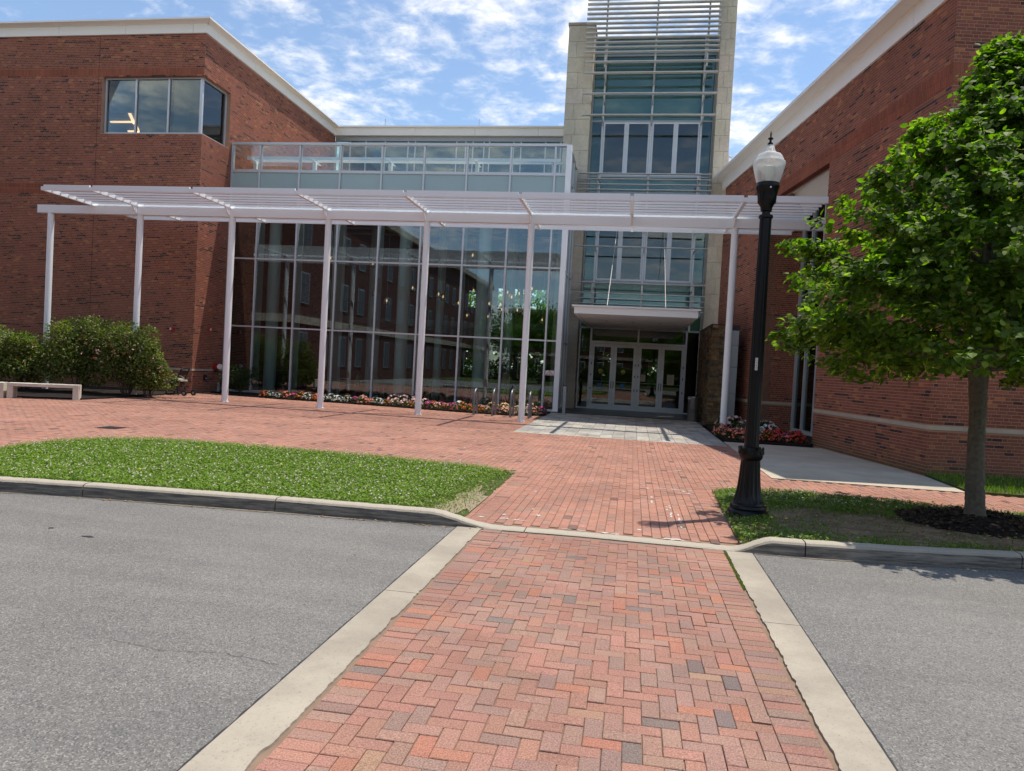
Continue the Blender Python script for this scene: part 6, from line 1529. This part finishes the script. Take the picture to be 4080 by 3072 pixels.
def small_tree(x, y, hgt, rad_, label, seed, n=2600, pal=None):
    t = thing('broadleaf_tree', label, 'tree', (x, y, 0), 'trees around the building'); r = np.random.default_rng(seed)
    MB().tube([(x, y, -.05), (x + .05, y, hgt * .35), (x, y + .05, hgt * .85)], [0.20, 0.13, 0.04], 9).build('trunk', 'bark', t, smooth=True)
    for k in range(6):
        a = k * 1.05; MB().tube([(x, y, hgt * (.3 + .06 * k)), (x + math.cos(a) * rad_ * .7, y + math.sin(a) * rad_ * .7, hgt * (.48 + .07 * k))], [0.07, 0.02], 6).build('branch', 'bark', t)
    V, F, C_ = quad_leaves(*blob_leaves(r, (x, y, hgt * .64), rad_, rad_, hgt * .36, n, 0.30, pal or [(0.075, 0.13, 0.02), (0.055, 0.10, 0.018), (0.10, 0.16, 0.025)], lumps=16, flat_bottom=hgt * .25))
    o = bpy.data.objects.new('crown', np_mesh('crown', V, F, 'leaf', C_)); o['kind'] = 'stuff'; link(o, t)
for i, (x, y, hh, rr_) in enumerate([(-9.5, -19, 8.5, 2.8), (-4.5, -24, 10.0, 3.4), (3.0, -20, 8.0, 2.8), (9.5, -25, 9.0, 3.0), (-14.0, -30, 8.0, 3.0)]):
    small_tree(x, y, hh, rr_, ['rounded tree across the street at the reflected building corner', 'tallest tree across the street, seen reflected in the glass', 'tree across the street facing the entrance doors', 'tree across the street facing the right brick wing', 'tree in front of the low reflected building'][i], 70 + i)
t = thing('hedge', 'added dark green hedge behind the viewpoint, keeping the bright horizon out of the glass', 'hedge', (0, -33, 0)); r = np.random.default_rng(99)  # added out of view to block the pale horizon reflected in the glass
n_ = 9000; p = np.c_[r.uniform(-40, 40, n_), r.uniform(-34, -32, n_), r.uniform(0, 2.3, n_)]
V, F, C_ = quad_leaves(p, r.normal(0, 1, (n_, 3)), r.normal(0, 1, (n_, 3)) + [0, 0, 1], np.full(n_, 0.5), np.array([(0.05, 0.085, 0.02), (0.04, 0.07, 0.016)])[r.integers(0, 2, n_)]); link(bpy.data.objects.new('foliage', np_mesh('foliage', V, F, 'shrub', C_)), t)
t = thing('hedge', 'tall bright green hedge behind the glass hall', 'hedge', (-4, 50, 0)); r = np.random.default_rng(98)
n_ = 7000; p = np.c_[r.uniform(-22, 10, n_), r.uniform(49.3, 50.6, n_), r.uniform(0, 3.4, n_)]
V, F, C_ = quad_leaves(p, r.normal(0, 1, (n_, 3)), r.normal(0, 1, (n_, 3)) + [0, 0, 1], np.full(n_, 0.55), np.array([(0.10, 0.17, 0.025), (0.07, 0.125, 0.02)])[r.integers(0, 2, n_)]); link(bpy.data.objects.new('foliage', np_mesh('foliage', V, F, 'shrub', C_)), t)
town_building(19, 32, -60, -13, 11.0, 'y', 'added brick building to the right behind the viewpoint, covering the bright horizon in the glass')  # unseen block added so the glass reflects less bright horizon
for i, (x, y, hh, rr_) in enumerate([(-17, -37, 9, 3.6), (-8, -40, 10, 4.0), (0, -38, 9, 3.6), (7, -41, 10, 4.0), (14, -37, 9, 3.6)]):  # unseen tree row added to darken the horizon band in the reflections
    small_tree(x, y, hh, rr_, 'added tree in the row masking the bright horizon in the glass, %s from the left' % ['first', 'second', 'third', 'fourth', 'fifth'][i], 90 + i, 2000)
for i, (x, y, hh, rr_) in enumerate([(-15.5, 55, 9, 3.4), (-11.0, 52.5, 7.5, 3.0), (-7.2, 54, 9.5, 3.4), (-3.0, 53, 7.0, 3.0), (1.8, 54.5, 8.5, 3.2)]):
    small_tree(x, y, hh, rr_, 'sunlit green tree behind the glass hall, %s from the left' % ['first', 'second', 'third', 'fourth', 'fifth'][i], 80 + i, 2400, [(0.12, 0.20, 0.03), (0.09, 0.16, 0.022), (0.15, 0.24, 0.035)])

# ------------------------------------------------------------------ tidy helper properties
for o in bpy.data.objects:
    if '_loc' in o.keys(): del o['_loc']
bpy.context.view_layer.update()
